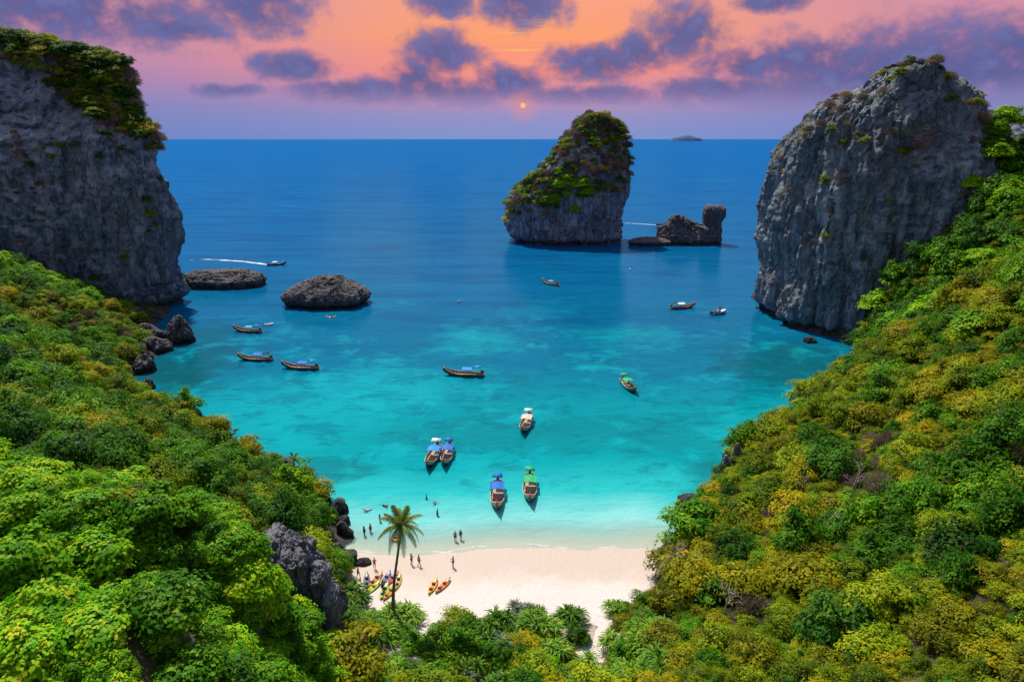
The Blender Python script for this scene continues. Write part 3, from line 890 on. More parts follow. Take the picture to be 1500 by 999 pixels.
# ------------------------------------------------------------------ vegetation prototypes
def leaves_mesh(name, pos, axis, nrm, length, width, tint, mat, droop=0.0, seg=1):
    """one folded diamond (or strip of seg pieces) for every leaf"""
    n = len(pos)
    axis = axis / (np.linalg.norm(axis, axis=1, keepdims=True) + 1e-9)
    side = np.cross(nrm, axis)
    side /= (np.linalg.norm(side, axis=1, keepdims=True) + 1e-9)
    up = np.cross(axis, side)
    L = np.broadcast_to(np.asarray(length, float), (n,))[:, None]
    W = np.broadcast_to(np.asarray(width, float), (n,))[:, None]
    if seg == 1:
        v = np.stack([pos, pos + axis * L * 0.45 + side * W * 0.5 + up * W * 0.12, pos + axis * L - up * L * 0.12, pos + axis * L * 0.45 - side * W * 0.5 + up * W * 0.12], 1)
        faces = (np.arange(n)[:, None] * 4 + np.arange(4)[None])
        k = 4
    else:
        rows = []
        for j in range(seg + 1):
            u = j / seg
            w = W * (0.5 if j < seg else 0.06) * (1 - 0.35 * u)
            c = pos + axis * L * u * (1 - 0.25 * droop * u * u) + np.array([0, 0, -1.0]) * L * droop * u * u
            rows += [c + side * w, c - side * w]
        v = np.stack(rows, 1)
        k = 2 * (seg + 1)
        q = np.array([[2 * j, 2 * j + 1, 2 * j + 3, 2 * j + 2] for j in range(seg)])
        faces = (np.arange(n)[:, None, None] * k + q[None]).reshape(-1, 4)
    me = mesh_np(name, v.reshape(-1, 3), faces, False)
    at = me.attributes.new('tint', 'FLOAT', 'POINT')
    at.data.foreach_set('value', np.repeat(np.clip(tint, 0, 1), k).astype(np.float32))
    me.materials.append(mat)
    return me

def unit(n):
    v = rng.normal(size=(n, 3))
    return v / np.linalg.norm(v, axis=1, keepdims=True)

def crown_mesh(name, mat, r=1.0, h=1.0, base=0.15, clumps=46, per=52, leaf=0.15, wid=0.55, clump_r=0.30, spread=0.25, tint_c=(0.2, 0.75)):
    """a dome of leaf clumps, radius r, top at base+h (unit sized; scaled by the plant)"""
    d = unit(clumps * 3)
    d = d[d[:, 2] > -0.25][:clumps]
    rad = 1 - rng.random(len(d)) ** 2 * 0.55
    lump = 1 + 0.45 * fbm(d * 1.5 + rng.random(3) * 50, 3, 5)
    cen = d * (rad * lump)[:, None] * np.array([r * 0.8, r * 0.8, h * 0.8])
    cen[:, 2] += base
    ct = rng.uniform(*tint_c, len(d))
    n = len(d) * per
    ci = np.repeat(np.arange(len(d)), per)
    o = unit(n)
    o[:, 2] = np.abs(o[:, 2]) * 0.9 - 0.25
    rr = rng.random(n) ** 0.45
    crs = clump_r * rng.uniform(0.65, 1.3, len(d))
    pos = cen[ci] + o * (rr * crs[ci])[:, None]
    pos[:, 2] = np.maximum(pos[:, 2], 0.02)
    nrm = o * 0.7 + d[ci] * 0.4 + np.array([0, 0, 0.75]) + unit(n) * spread
    nrm /= np.linalg.norm(nrm, axis=1, keepdims=True)
    ax = np.cross(nrm, unit(n))
    L = leaf * rng.uniform(0.7, 1.3, n)
    tint = ct[ci] + rng.normal(0, 0.13, n) + (rng.random(n) < 0.03) * 0.3
    return leaves_mesh(name, pos, ax, nrm, L, L * wid, tint, mat)

def twig_mesh(name, mat, n=900):
    d = unit(n * 2)
    d = d[d[:, 2] > -0.1][:n]
    pos = d * (rng.random(len(d)) ** 0.5 * 0.85)[:, None] * np.array([0.95, 0.95, 0.9])
    pos[:, 2] += 0.1
    ax = d * 0.7 + unit(len(d)) * 0.6 + np.array([0, 0, 0.4])
    return leaves_mesh(name, pos, ax, unit(len(d)), rng.uniform(0.16, 0.42, len(d)), rng.uniform(0.022, 0.06, len(d)), rng.normal(0.5, 0.22, len(d)), mat)

def limb_mesh(name, mat, h=0.6, r=0.07, limbs=5, spread=0.65, fine=0):
    m = MB()
    m.tube([(0, 0, -0.35), (0.02, 0.01, 0), (0.04, -0.02, h * 0.45)], [r * 1.25, r, r * 0.8], 6)
    for i in range(limbs):
        a = 2 * math.pi * i / limbs + random.uniform(-.4, .4)
        e = Vector((math.cos(a) * spread * random.uniform(.6, 1), math.sin(a) * spread * random.uniform(.6, 1), h * random.uniform(.9, 1.5)))
        st = Vector((0.04, -0.02, h * 0.42))
        mid = st.lerp(e, 0.5) + Vector((random.uniform(-.08, .08), random.uniform(-.08, .08), 0.06))
        m.tube([st, mid, e], [r * 0.7, r * 0.45, r * 0.15], 5)
        for k in range(fine):
            b = mid.lerp(e, random.random())
            e2 = b + Vector((random.uniform(-.3, .3), random.uniform(-.3, .3), random.uniform(.05, .35)))
            m.tube([b, b.lerp(e2, .5) + Vector((0.02, 0.03, 0)), e2], [r * 0.3, r * 0.2, r * 0.06], 4)
    me = m.mesh(name)
    me.materials.append(mat)
    return me

def strap_mesh(name, mat, heads, per=34, L=0.75):
    pos, ax, nr = [], [], []
    for (x, y, z) in heads:
        d = unit(per * 2)
        d = d[d[:, 2] > -0.25][:per]
        d[:, 2] = d[:, 2] * 0.9 + 0.18
        pos.append(np.array([[x, y, z]]) + d * 0.05)
        ax.append(d)
    pos, ax = np.vstack(pos), np.vstack(ax)
    n = len(pos)
    nrm = np.array([[0, 0, 1.0]]) + unit(n) * 0.25
    return leaves_mesh(name, pos, ax, nrm, L * rng.uniform(0.7, 1.15, n), 0.075, np.clip(rng.normal(0.5, 0.2, n), 0, 1), mat, droop=0.42, seg=4)

KIND = {}
def kind(key, name, crowns, trunks):
    KIND[key] = dict(name=name, crowns=crowns, trunks=trunks)
kind('big', 'broadleaf_tree', [crown_mesh('broad_crown', LEAF['bright'], clumps=90, per=66, leaf=0.128, wid=0.72, clump_r=0.34, tint_c=(0.25, 0.8)) for i in range(3)], [limb_mesh('broad_trunk', BARK, 0.7, 0.06) for i in range(2)])
kind('green', 'leafy_tree', [crown_mesh('leafy_crown', LEAF['green'], clumps=58, per=46, leaf=0.125, wid=0.55, h=1.1) for i in range(3)], [limb_mesh('leafy_trunk', BARK, 0.7, 0.06) for i in range(2)])
kind('dark', 'evergreen_tree', [crown_mesh('evergreen_crown', LEAF['dark'], clumps=58, per=46, leaf=0.125, wid=0.5, h=1.15) for i in range(3)], [limb_mesh('evergreen_trunk', BARK, 0.7, 0.06) for i in range(2)])
kind('olive', 'olive_green_shrub', [crown_mesh('olive_crown', LEAF['olive'], clumps=56, per=48, leaf=0.11, wid=0.5, h=0.85) for i in range(3)], [limb_mesh('olive_stem', BARK, 0.5, 0.045) for i in range(2)])
kind('ochre', 'yellowing_shrub', [crown_mesh('ochre_crown', LEAF['ochre'], clumps=56, per=48, leaf=0.115, wid=0.55, h=0.85, tint_c=(0.1, 0.75)) for i in range(3)], [limb_mesh('ochre_stem', BARK, 0.5, 0.045) for i in range(2)])
kind('dry', 'dry_shrub', [twig_mesh('dry_crown', LEAF['dry'], 1100) for i in range(3)], [limb_mesh('dry_stem', BARK, 0.5, 0.04, 6, 0.6, 2) for i in range(2)])
def heads(k):
    hs = [(0, 0, 0.72)]
    for i in range(k):
        a = 2.4 * i + random.uniform(-.3, .3)
        q = random.uniform(.3, .62)
        hs.append((math.cos(a) * q, math.sin(a) * q, random.uniform(.3, .75)))
    return hs
def pandan(key, name, mat, per):
    cr, tr = [], []
    for i in range(3):
        hs = heads(7)
        cr.append(strap_mesh(name + '_crown', mat, hs, per))
        m = MB()
        for q in hs:
            m.tube([(q[0] * .15, q[1] * .15, -0.3), (q[0] * .6, q[1] * .6, q[2] * .45), q], [0.06, 0.045, 0.04], 5)
        me = m.mesh(name + '_stem')
        me.materials.append(BARK)
        tr.append(me)
    kind(key, name, cr, tr)
pandan('pandan', 'screw_pine', LEAF['strap'], 46)
pandan('silver', 'grey_screw_pine', LEAF['silver'], 46)

FIRST = {}
def plant(key, loc, sc, label, cat, group, zs=1.0, var=None):
    k = KIND[key]
    i = random.randrange(len(k['crowns'])) if var is None else var
    root = bpy.data.objects.new(k['name'], None)
    root.empty_display_size = 0.2
    root.location = loc
    root.rotation_euler = (random.uniform(-.12, .12), random.uniform(-.12, .12), random.uniform(0, 6.283))
    root.scale = (sc * random.uniform(1.0, 1.4), sc * random.uniform(1.0, 1.4), sc * zs)
    COL.objects.link(root)
    c = bpy.data.objects.new('crown', k['crowns'][i])
    c.parent = root
    COL.objects.link(c)
    t_ = bpy.data.objects.new('trunk' if 'tree' in k['name'] else 'stem', k['trunks'][random.randrange(len(k['trunks']))])
    t_.parent = root
    COL.objects.link(t_)
    tag(root, label, cat, group)
    FIRST.setdefault((key, i), c)
    return root

# ------------------------------------------------------------------ plants over the hillsides
def scatter():
    n = 60000
    x = rng.uniform(-175, 170, n)
    y = rng.uniform(20, 205, n)
    z = ground(x, y)
    px, py, dep = project(np.stack([x, y, z + 1.5], 1))
    near = dep < 62
    rad = np.where(near, 1.0 + 1.3 * rng.random(n) ** 1.6, 1.3 + 2.3 * rng.random(n) ** 1.8)
    far = (x > 86) & (y > 135)
    rad = np.where(far, 1.8 + 2.6 * rng.random(n) ** 1.4, rad)
    mar = rad / np.maximum(dep, 1) * F
    ok = (dep > 12) & (px > -110 - mar) & (px < 1610 + mar) & (py < 1090 + mar) & (z > 1.3)
    bzz = (shore_y(x) - y) * 0.058
    ok &= ~((np.abs(x) < 30) & (y > 67.5 + 1.3 * np.sin(x * 0.5)) & (z < bzz + 1.1) & (y < 90))
    tpath = np.clip((y - 50) / 20, 0, 1)
    ok &= ~((np.abs(x - (8.0 + 3.0 * tpath + 0.5 * np.sin(y * 0.6))) < 0.7 + rad * 0.25) & (y > 51) & (y < 72))
    ok &= ~((x > -21.5) & (x < -6) & (y > 69.5) & (y < 84))
    # outside the rocks
    ok &= ~((x > -25) & (x < -14.5) & (y > 52.5) & (y < 61))
    ok &= ~((x < -112) & (y > 207)) & ~((x > 76) & (y > 178 - (x - 98) * 0.3) & (z < 36)) & ~((x > 76) & (y > 196))
    gxx = (ground(x + 0.8, y) - ground(x - 0.8, y)) / 1.6
    gyy = (ground(x, y + 0.8) - ground(x, y - 0.8)) / 1.6
    steep = np.clip(1 / np.sqrt(1 + gxx ** 2 + gyy ** 2), 0.4, 1)
    idx = np.where(ok)[0]
    # thin out to an even cover
    cell = {}
    keep = []
    for i in idx:
        c = (int(x[i] // 3), int(y[i] // 3))
        good = True
        for a in (-1, 0, 1):
            for b in (-1, 0, 1):
                for j in cell.get((c[0] + a, c[1] + b), ()):
                    if (x[i] - x[j]) ** 2 + (y[i] - y[j]) ** 2 < (0.53 * steep[i] * (rad[i] + rad[j])) ** 2:
                        good = False
                        break
                if not good: break
            if not good: break
        if good:
            cell.setdefault(c, []).append(i)
            keep.append(i)
    keep = np.array(keep)
    # seen from the camera's side of the hill?
    tops = np.stack([x[keep], y[keep], z[keep] + 2.5], 1)
    vis = np.ones(len(keep), bool)
    for s in np.linspace(0.12, 0.97, 34):
        q = tops * s + np.array([0, 0, CH]) * (1 - s)
        vis &= ground(q[:, 0], q[:, 1]) < q[:, 2] + 0.5
    near_vis = vis.copy()
    return x[keep], y[keep], z[keep], rad[keep], near_vis

sx, sy_, sz, sr, svis = scatter()
pn = np.stack([sx, sy_, sz], 1)
patch = fbm(pn * 0.045, 3, 91)
patch2 = fbm(pn * 0.09 + 9, 3, 92)
spx, spy, sdep = project(pn + np.array([0, 0, 1.0]))
plants = []
for i in range(len(sx)):
    x, y, z, u = sx[i], sy_[i], sz[i], random.random()
    p1, p2 = patch[i], patch2[i]
    if x < -12 and y < 56 and z > 9:                                  # the knoll
        zone, key = 'knoll', ('big' if u < 0.86 else 'green')
        if spy[i] < 735 and spx[i] > 130 and u < 0.5: key = 'olive' if u < 0.25 else 'ochre'
    elif x < -12 and z > 1.6 and not (x > -30 and y < 70):            # below the headland
        zone = 'headland'
        if p1 > 0.12: key = 'olive' if u < 0.45 else 'ochre' if u < 0.75 else 'green'
        elif p1 > -0.12: key = 'green' if u < 0.6 else 'dark' if u < 0.8 else 'olive'
        else: key = 'green' if u < 0.5 else 'big' if u < 0.75 else 'dark'
        if p2 > 0.30: key = 'dry' if u < 0.7 else 'olive'
    elif x > 84 and y > 128:
        zone = 'valley'
        key = 'green' if u < 0.45 else 'big' if u < 0.62 else 'dark' if u < 0.8 else 'olive'
    elif z < 4.6 and y < 72 and x < 16:
        zone = 'beach'
        key = 'pandan' if u < 0.48 else 'green' if u < 0.64 else 'ochre' if u < 0.80 else 'silver' if u < 0.86 else 'olive'
        if y > 63 and u < 0.9: key = 'pandan'
    else:
        zone = 'tower'
        if p1 > 0.0: key = 'ochre' if u < 0.5 else 'olive' if u < 0.92 else 'green'
        else: key = 'olive' if u < 0.5 else 'ochre' if u < 0.72 else 'green' if u < 0.92 else 'dark'
        if x > 36 and y < 75 and p1 < 0.15: key = 'green' if u < 0.6 else 'olive' if u < 0.85 else 'dark'
        if p2 > 0.42 and u < 0.5: key = 'dry'
    plants.append((i, key, zone))
ADJ = {'big': 'broad-leaved bright green tree', 'green': 'rounded mid-green leafy tree', 'dark': 'dark green evergreen tree', 'olive': 'dense olive-green shrub', 'ochre': 'yellowish shrub with some orange leaves',
       'dry': 'dry brown leafless shrub', 'pandan': 'spiky green screw pine', 'silver': 'grey-green spiky screw pine'}
WHERE = {'knoll': 'on the knoll above the dark rock outcrop', 'headland': 'on the hillside below the headland', 'valley': 'in the valley beside the tower',
         'beach': 'on the low ground behind the beach', 'tower': 'on the slope below the tower'}
LIMIT = {'olive': 120, 'dry': 50, 'dark': 140, 'ochre': 200, 'green': 220, 'big': 230}
def height_word(z, zone):
    if zone in ('beach', 'knoll'): return ''
    return ', low by the water' if z < 7 else ', halfway up' if z < 20 else ', high up'
rest = []
bykey = {}
for i, key, zone in plants:
    infr = svis[i] and -40 < spx[i] < 1540 and spy[i] < 1040
    bykey.setdefault(key, []).append((-(sr[i] / sdep[i]) if infr else 1.0, i, zone))
for key, lst in bykey.items():
    lst.sort()
    for k, (w, i, zone) in enumerate(lst):
        sc = min(1.5, sr[i] * 0.6) if key == 'dry' else min(1.75, sr[i] * 1.1) if key in ('pandan', 'silver') else sr[i]
        if k < LIMIT.get(key, 250) and w < 0:
            plant(key, (sx[i], sy_[i], sz[i] - 0.15), sc, ADJ[key] + ' ' + WHERE[zone] + height_word(sz[i], zone), 'tree' if 'tree' in ADJ[key] else 'shrub', ADJ[key] + ' ' + WHERE[zone] + height_word(sz[i], zone), random.uniform(.75, 1.25) * (1.25 if sr[i] > 2.2 else 1.0))
        else:
            rest.append((i, key, sc))
print('plants', len(plants), {k: len(v) for k, v in bykey.items()}, 'rest', len(rest))

for k, (px, py, key, sc) in enumerate([(592, 903, 'pandan', 2.0), (570, 912, 'pandan', 1.7), (514, 880, 'pandan', 1.9), (528, 874, 'green', 1.2), (640, 928, 'green', 1.6), (655, 935, 'pandan', 1.6), (690, 928, 'pandan', 1.7), (715, 930, 'pandan', 1.8), (742, 925, 'pandan', 1.5),
                                    (776, 915, 'pandan', 1.7), (764, 898, 'silver', 1.5), (836, 908, 'pandan', 1.8), (846, 935, 'green', 1.6), (905, 893, 'pandan', 1.6), (930, 900, 'olive', 1.5), (610, 945, 'green', 1.5), (625, 950, 'green', 1.4), (945, 885, 'green', 1.6), (960, 880, 'ochre', 1.4),
                                    (560, 935, 'big', 1.4), (690, 965, 'big', 1.5), (640, 975, 'big', 1.5), (760, 970, 'green', 1.5), (830, 965, 'ochre', 1.6), (720, 985, 'ochre', 1.5), (580, 975, 'green', 1.6), (540, 985, 'big', 1.6), (795, 985, 'big', 1.5), (800, 935, 'ochre', 1.3), (600, 935, 'green', 1.5), (670, 950, 'ochre', 1.4), (740, 950, 'olive', 1.4), (545, 905, 'green', 1.3), (910, 915, 'ochre', 1.5)]):
    p = at_z(px, py, 1.2)
    gz = max(float(ground(p[0], p[1])[0]), float(min(0.9, (shore_y(p[0]) - p[1]) * 0.058)))
    plant(key, (p[0], p[1], gz - 0.1), sc * 0.92, ADJ[key] + ' edging the sand behind the beach', 'tree' if 'tree' in ADJ[key] else 'shrub', ADJ[key] + 's edging the sand')
# shrubs rooted on the rocks
def on_rock(o, n, keep, keys, size, label_where, minz=0.2, seed=1):
    me = o.data
    nv = len(me.vertices)
    co = np.empty(nv * 3, np.float32); me.vertices.foreach_get('co', co)
    no = np.empty(nv * 3, np.float32); me.vertices.foreach_get('normal', no)
    co, no = co.reshape(-1, 3), no.reshape(-1, 3)
    px, py, dep = project(co.astype(float))
    view = np.array([0, 0, CH]) - co
    view /= np.linalg.norm(view, axis=1, keepdims=True)
    m = keep(px, py, co, no) & ((no * view).sum(1) > -0.15) & (no[:, 2] > minz)
    idx = np.where(m)[0]
    rng.shuffle(idx)
    got = []
    for i in idx:
        s = random.uniform(*size)
        if all((co[i] - co[j]) @ (co[i] - co[j]) > (0.75 * (s + s2) / 2) ** 2 for j, s2 in got):
            got.append((i, s))
            if len(got) >= n: break
    for i, s in got:
        key = random.choices([k for k, w in keys], [w for k, w in keys])[0]
        p = co[i] - no[i] * 0.25
        plant(key, p, s, ADJ[key] + ' ' + label_where, 'tree' if 'tree' in ADJ[key] else 'shrub', ADJ[key] + 's ' + label_where, random.uniform(.8, 1.2))
    return len(got)
def line(pts):
    xs, ys = zip(*pts)
    return lambda px: np.interp(px, xs, ys)
l_is = line([(737, 330), (770, 310), (800, 322), (830, 290), (880, 285), (910, 285), (925, 255)])
print(on_rock(islet, 270, lambda px, py, co, no: (py < l_is(px)), [('dry', 5), ('olive', 3), ('ochre', 2), ('green', 2)], (1.9, 3.3), 'rooted on the leaning islet', -0.6))
print(on_rock(islet, 12, lambda px, py, co, no: (py < 312) & (py > 255) & (px > 795) & (px < 870), [('big', 1)], (2.8, 4.0), 'rooted low on the leaning islet', -0.7))
l_lt = line([(-50, 60), (0, 78), (60, 102), (100, 138), (140, 168), (215, 200), (240, 250)])
print(on_rock(left_cliff, 230, lambda px, py, co, no: (py < l_lt(px) + 8) & (px > -60), [('olive', 4), ('dark', 3), ('dry', 2.5), ('ochre', 1.5), ('green', 1)], (2.0, 3.8), 'on top of the limestone headland', -0.05))
print(on_rock(left_cliff, 40, lambda px, py, co, no: (px > -40) & (py > 190), [('olive', 3), ('dark', 3), ('green', 2), ('dry', 2)], (1.0, 1.9), 'clinging to the face of the limestone headland', 0.3))
print(on_rock(right_cliff, 60, lambda px, py, co, no: (py < 200), [('dry', 6), ('olive', 2), ('ochre', 1)], (1.2, 2.1), 'on top of the limestone tower', 0.15))
print(on_rock(right_cliff, 45, lambda px, py, co, no: (py > 190) & (py < 420), [('dry', 6), ('olive', 3), ('ochre', 1)], (0.9, 1.7), 'clinging to the face of the limestone tower', 0.25))
print(on_rock(right_cliff, 14, lambda px, py, co, no: (px > 1415) & (py > 175) & (py < 290), [('big', 1)], (2.4, 3.4), 'against the shoulder of the limestone tower', -0.3))

# everything beyond the nearest few hundred of a kind: one mass of undergrowth
def undergrowth():
    keys = sorted(FIRST.keys())
    pos, rot, scl, pick = [], [], [], []
    for i, key, sc in rest:
        cand = [n for n, k in enumerate(keys) if k[0] == key]
        if not cand: continue
        c = random.choice(cand)
        pos.append((sx[i], sy_[i], sz[i] - 0.15)); scl.append(sc); pick.append(c); rot.append(random.uniform(0, 6.28))
    # low ground cover filling the gaps between the shrubs
    n = 26000
    x, y = rng.uniform(-150, 150, n), rng.uniform(24, 200, n)
    z = ground(x, y)
    px, py, dep = project(np.stack([x, y, z], 1))
    tpath = np.clip((y - 50) / 20, 0, 1)
    ok = (dep > 12) & (px > -60) & (px < 1560) & (py < 1060) & (z > 1.4) & ~((y > 66) & (y < 92) & (np.abs(x) < 27) & (z < (shore_y(x) - y) * 0.058 + 0.9))
    ok &= ~((np.abs(x - (8.0 + 3.0 * tpath + 0.5 * np.sin(y * 0.6))) < 1.0) & (y > 51) & (y < 72)) & ~((x < -112) & (y > 207)) & ~((x > 76) & (y > 190))
    for i in np.where(ok)[0][:5000]:
        if x[i] > 0: kk = random.choice(['olive', 'ochre', 'olive', 'green'])
        else: kk = random.choice(['green', 'dark', 'olive', 'green'])
        cs = [n_ for n_, k in enumerate(keys) if k[0] == kk]
        if not cs: continue
        pos.append((x[i], y[i], z[i] - 0.2)); scl.append(random.uniform(0.6, 1.1)); pick.append(random.choice(cs)); rot.append(random.uniform(0, 6.28))
    me = bpy.data.meshes.new('undergrowth')
    me.vertices.add(len(pos))
    me.vertices.foreach_set('co', np.array(pos, np.float32).ravel())
    for nm, arr, ty in (('scl', scl, 'FLOAT'), ('rotz', rot, 'FLOAT'), ('pick', pick, 'INT')):
        a = me.attributes.new(nm, ty, 'POINT')
        a.data.foreach_set('value', np.array(arr, np.float32 if ty == 'FLOAT' else np.int32))
    o = obj('undergrowth', me)
    tag(o, 'dense low undergrowth between the trees and shrubs of the hillsides', 'undergrowth', kind='stuff')
    ng = bpy.data.node_groups.new('undergrowth', 'GeometryNodeTree')
    ng.interface.new_socket('Geometry', in_out='INPUT', socket_type='NodeSocketGeometry')
    ng.interface.new_socket('Geometry', in_out='OUTPUT', socket_type='NodeSocketGeometry')
    N = ng.nodes
    gi, go = N.new('NodeGroupInput'), N.new('NodeGroupOutput')
    join = N.new('GeometryNodeJoinGeometry')
    for k in reversed(keys):
        oi = N.new('GeometryNodeObjectInfo')
        oi.transform_space = 'ORIGINAL'
        oi.inputs['Object'].default_value = FIRST[k]
        gti = N.new('GeometryNodeGeometryToInstance')
        ng.links.new(oi.outputs['Geometry'], gti.inputs[0])
        ng.links.new(gti.outputs[0], join.inputs[0])
    iop = N.new('GeometryNodeInstanceOnPoints')
    iop.inputs['Pick Instance'].default_value = True
    def attr(nm, ty):
        a = N.new('GeometryNodeInputNamedAttribute')
        a.data_type = ty
        a.inputs['Name'].default_value = nm
        return a.outputs['Attribute']
    ng.links.new(gi.outputs[0], iop.inputs['Points'])
    ng.links.new(join.outputs[0], iop.inputs['Instance'])
    ng.links.new(attr('pick', 'INT'), iop.inputs['Instance Index'])
    ng.links.new(attr('scl', 'FLOAT'), iop.inputs['Scale'])
    cx = N.new('ShaderNodeCombineXYZ')
    ng.links.new(attr('rotz', 'FLOAT'), cx.inputs[2])
    ng.links.new(cx.outputs[0], iop.inputs['Rotation'])
    ng.links.new(iop.outputs[0], go.inputs[0])
    md = o.modifiers.new('scatter', 'NODES')
    md.node_group = ng
undergrowth()
print('vegetation done')

# ------------------------------------------------------------------ palms and bare trees
def frond_mesh(name, L=3.0, droop=0.55, seed=1):
    r_ = np.random.default_rng(seed)
    m = MB()
    n = 12
    pts = []
    for j in range(n + 1):
        u = j / n
        pts.append(Vector((L * u * (1 - 0.18 * u * u), 0, L * (0.42 * u - droop * 1.25 * u * u))))
    m.tube(pts, [0.045 * (1 - 0.8 * j / n) for j in range(n + 1)], 4)
    nr = len(m.v)
    tint = [0.85] * nr
    for j in range(44):
        u = 0.08 + 0.92 * j / 43
        a = u * n
        i0 = min(int(a), n - 1)
        p = pts[i0].lerp(pts[i0 + 1], a - i0)
        d = (pts[i0 + 1] - pts[i0]).normalized()
        ln = L * 0.23 * (math.sin(math.pi * (0.12 + 0.83 * u)) ** 0.7) * r_.uniform(.85, 1.1)
        for sgn in (-1, 1):
            dr = (d * 0.55 + Vector((0, sgn, 0)) * 0.85 + Vector((0, 0, -0.38 - 0.25 * r_.random()))).normalized()
            w = d * 0.03
            b = len(m.v)
            mid = p + dr * ln * 0.55 + Vector((0, 0, 0.03))
            tip = p + dr * ln + Vector((0, 0, -0.12 * ln))
            m.v += [tuple(p - w), tuple(p + w), tuple(mid + w), tuple(mid - w), tuple(tip)]
            m.f += [(b, b + 1, b + 2, b + 3), (b + 3, b + 2, b + 4)]
            tv = float(np.clip(r_.normal(0.45, 0.2) + (0.3 if r_.random() < 0.15 else 0), 0, 1))
            tint += [tv] * 5
    me = m.mesh(name, False)
    at = me.attributes.new('tint', 'FLOAT', 'POINT')
    at.data.foreach_set('value', np.array(tint, np.float32))
    me.materials.append(LEAF['frond'])
    return me
FRONDS = [frond_mesh('frond', 3.0, d, i) for i, d in enumerate((0.30, 0.50, 0.72, 0.95))]
NUT = plain('coconut', (0.16, 0.13, 0.04), 0.6, 0.3)
def palm(base, top, sc, nf, label):
    root = empty('coconut_palm', base)
    tag(root, label, 'palm tree')
    m = MB()
    b, t_ = Vector((0, 0, -0.6)), Vector(top) - Vector(base)
    pts, rad = [], []
    for j in range(25):
        u = j / 24
        p = b.lerp(t_, u) + Vector((0.35 * sc * math.sin(u * math.pi) * (1 - u) * -1.6, 0, 0))
        pts.append(p)
        rad.append(sc * (0.17 + 0.13 * (1 - u) ** 4 - 0.05 * u) * (1.06 if j % 2 else 0.97))
    m.tube(pts, rad, 9)
    m.build('trunk', PALMBARK, root)
    for k in range(nf):
        u = k / nf
        f = obj('frond', FRONDS[0 if u < .22 else 1 if u < .5 else 2 if u < .8 else 3], None, root, loc=tuple(t_))
        f.rotation_euler = (0, -R(62) * (1 - u) ** 1.3 + R(16) * u, 2.399963 * k + random.uniform(-.2, .2))
        f.scale = (sc * random.uniform(.88, 1.08),) * 3
    for k in range(int(6 * min(1, sc))):
        a = k * 1.05
        MB().ball((t_.x + .22 * math.cos(a), t_.y + .22 * math.sin(a), t_.z - .22), (.13, .13, .15)).build('coconut', NUT, root)
pb = at_z(577, 905, 1.4)
pt = at_y(587, 771, pb[1] + 0.3)
palm(tuple(pb), tuple(pt), 1.0, 24, 'tall coconut palm leaning over the kayaks on the beach')
pb = at_y(431, 690, 96)
gz = float(ground(pb[0], pb[1])[0])
palm((pb[0], pb[1], gz), (pb[0] + .1, pb[1], max(gz + 2.5, at_y(430, 672, 96)[2])), 0.48, 14, 'small lone palm at the tip of the point below the headland')

def bare_tree(px, py, Y, h, label, lean=0.0, seed=1):
    p = at_y(px, py, Y)
    g = max(float(ground(p[0], p[1])[0]), float((shore_y(p[0]) - p[1]) * 0.058))
    random.seed(seed)
    root = empty('dead_tree', (p[0], p[1], g - 0.1))
    root.rotation_euler = (0, lean, random.uniform(0, 6))
    tag(root, label, 'tree')
    m = MB()
    m.tube([(0, 0, -0.3), (0.05, 0.03, h * .3), (-0.05, 0.1, h * .6), (0.1, 0.05, h)], [h * .028, h * .022, h * .014, h * .004], 6)
    m.build('trunk', DEADWOOD, root)
    for k in range(9):
        u = random.uniform(.25, .9)
        a = random.uniform(0, 6.28)
        st = Vector((0.02, 0.06, h * u))
        e = st + Vector((math.cos(a), math.sin(a), random.uniform(.3, 1.0))) * h * random.uniform(.2, .42)
        m = MB()
        mid = st.lerp(e, .5) + Vector((random.uniform(-.1, .1), random.uniform(-.1, .1), .05)) * h * .3
        m.tube([st, mid, e], [h * .011, h * .008, h * .002], 5)
        for q in range(3):
            s2 = mid.lerp(e, random.random())
            e2 = s2 + Vector((random.uniform(-1, 1), random.uniform(-1, 1), random.uniform(0, 1))) * h * .14
            m.tube([s2, s2.lerp(e2, .5), e2], [h * .005, h * .004, h * .001], 4)
        m.build('branch', DEADWOOD, root)
bare_tree(990, 838, 75, 4.2, 'bare dead tree beside the pale boulder on the sand', 0.1, 3)
bare_tree(975, 842, 76, 2.6, 'short bare dead sapling leaning over the sand', -0.5, 4)
for i, (px, py, Y) in enumerate([(1060, 880, 62), (1180, 690, 85), (1245, 720, 80), (1200, 770, 72), (1010, 850, 70)]):
    bare_tree(px, py, Y, random.uniform(3.2, 4.6), 'bleached leafless tree among the shrubs of the slope below the tower', random.uniform(-.5, .5), 20 + i)
for i, (px, py, Y) in enumerate([(60, 590, 80), (150, 610, 80), (270, 660, 82)]):
    bare_tree(px, py, Y, random.uniform(3.5, 5), 'grey leafless tree among the shrubs below the headland', random.uniform(-.4, .4), 30 + i)
for o in bpy.data.objects:
    if o.name.startswith('dead_tree'):
        if 'slope below the tower' in o['label']: o['group'] = 'leafless trees on the tower slope'
        if 'shrubs below the headland' in o['label']: o['group'] = 'leafless trees below the headland'
random.seed(99)

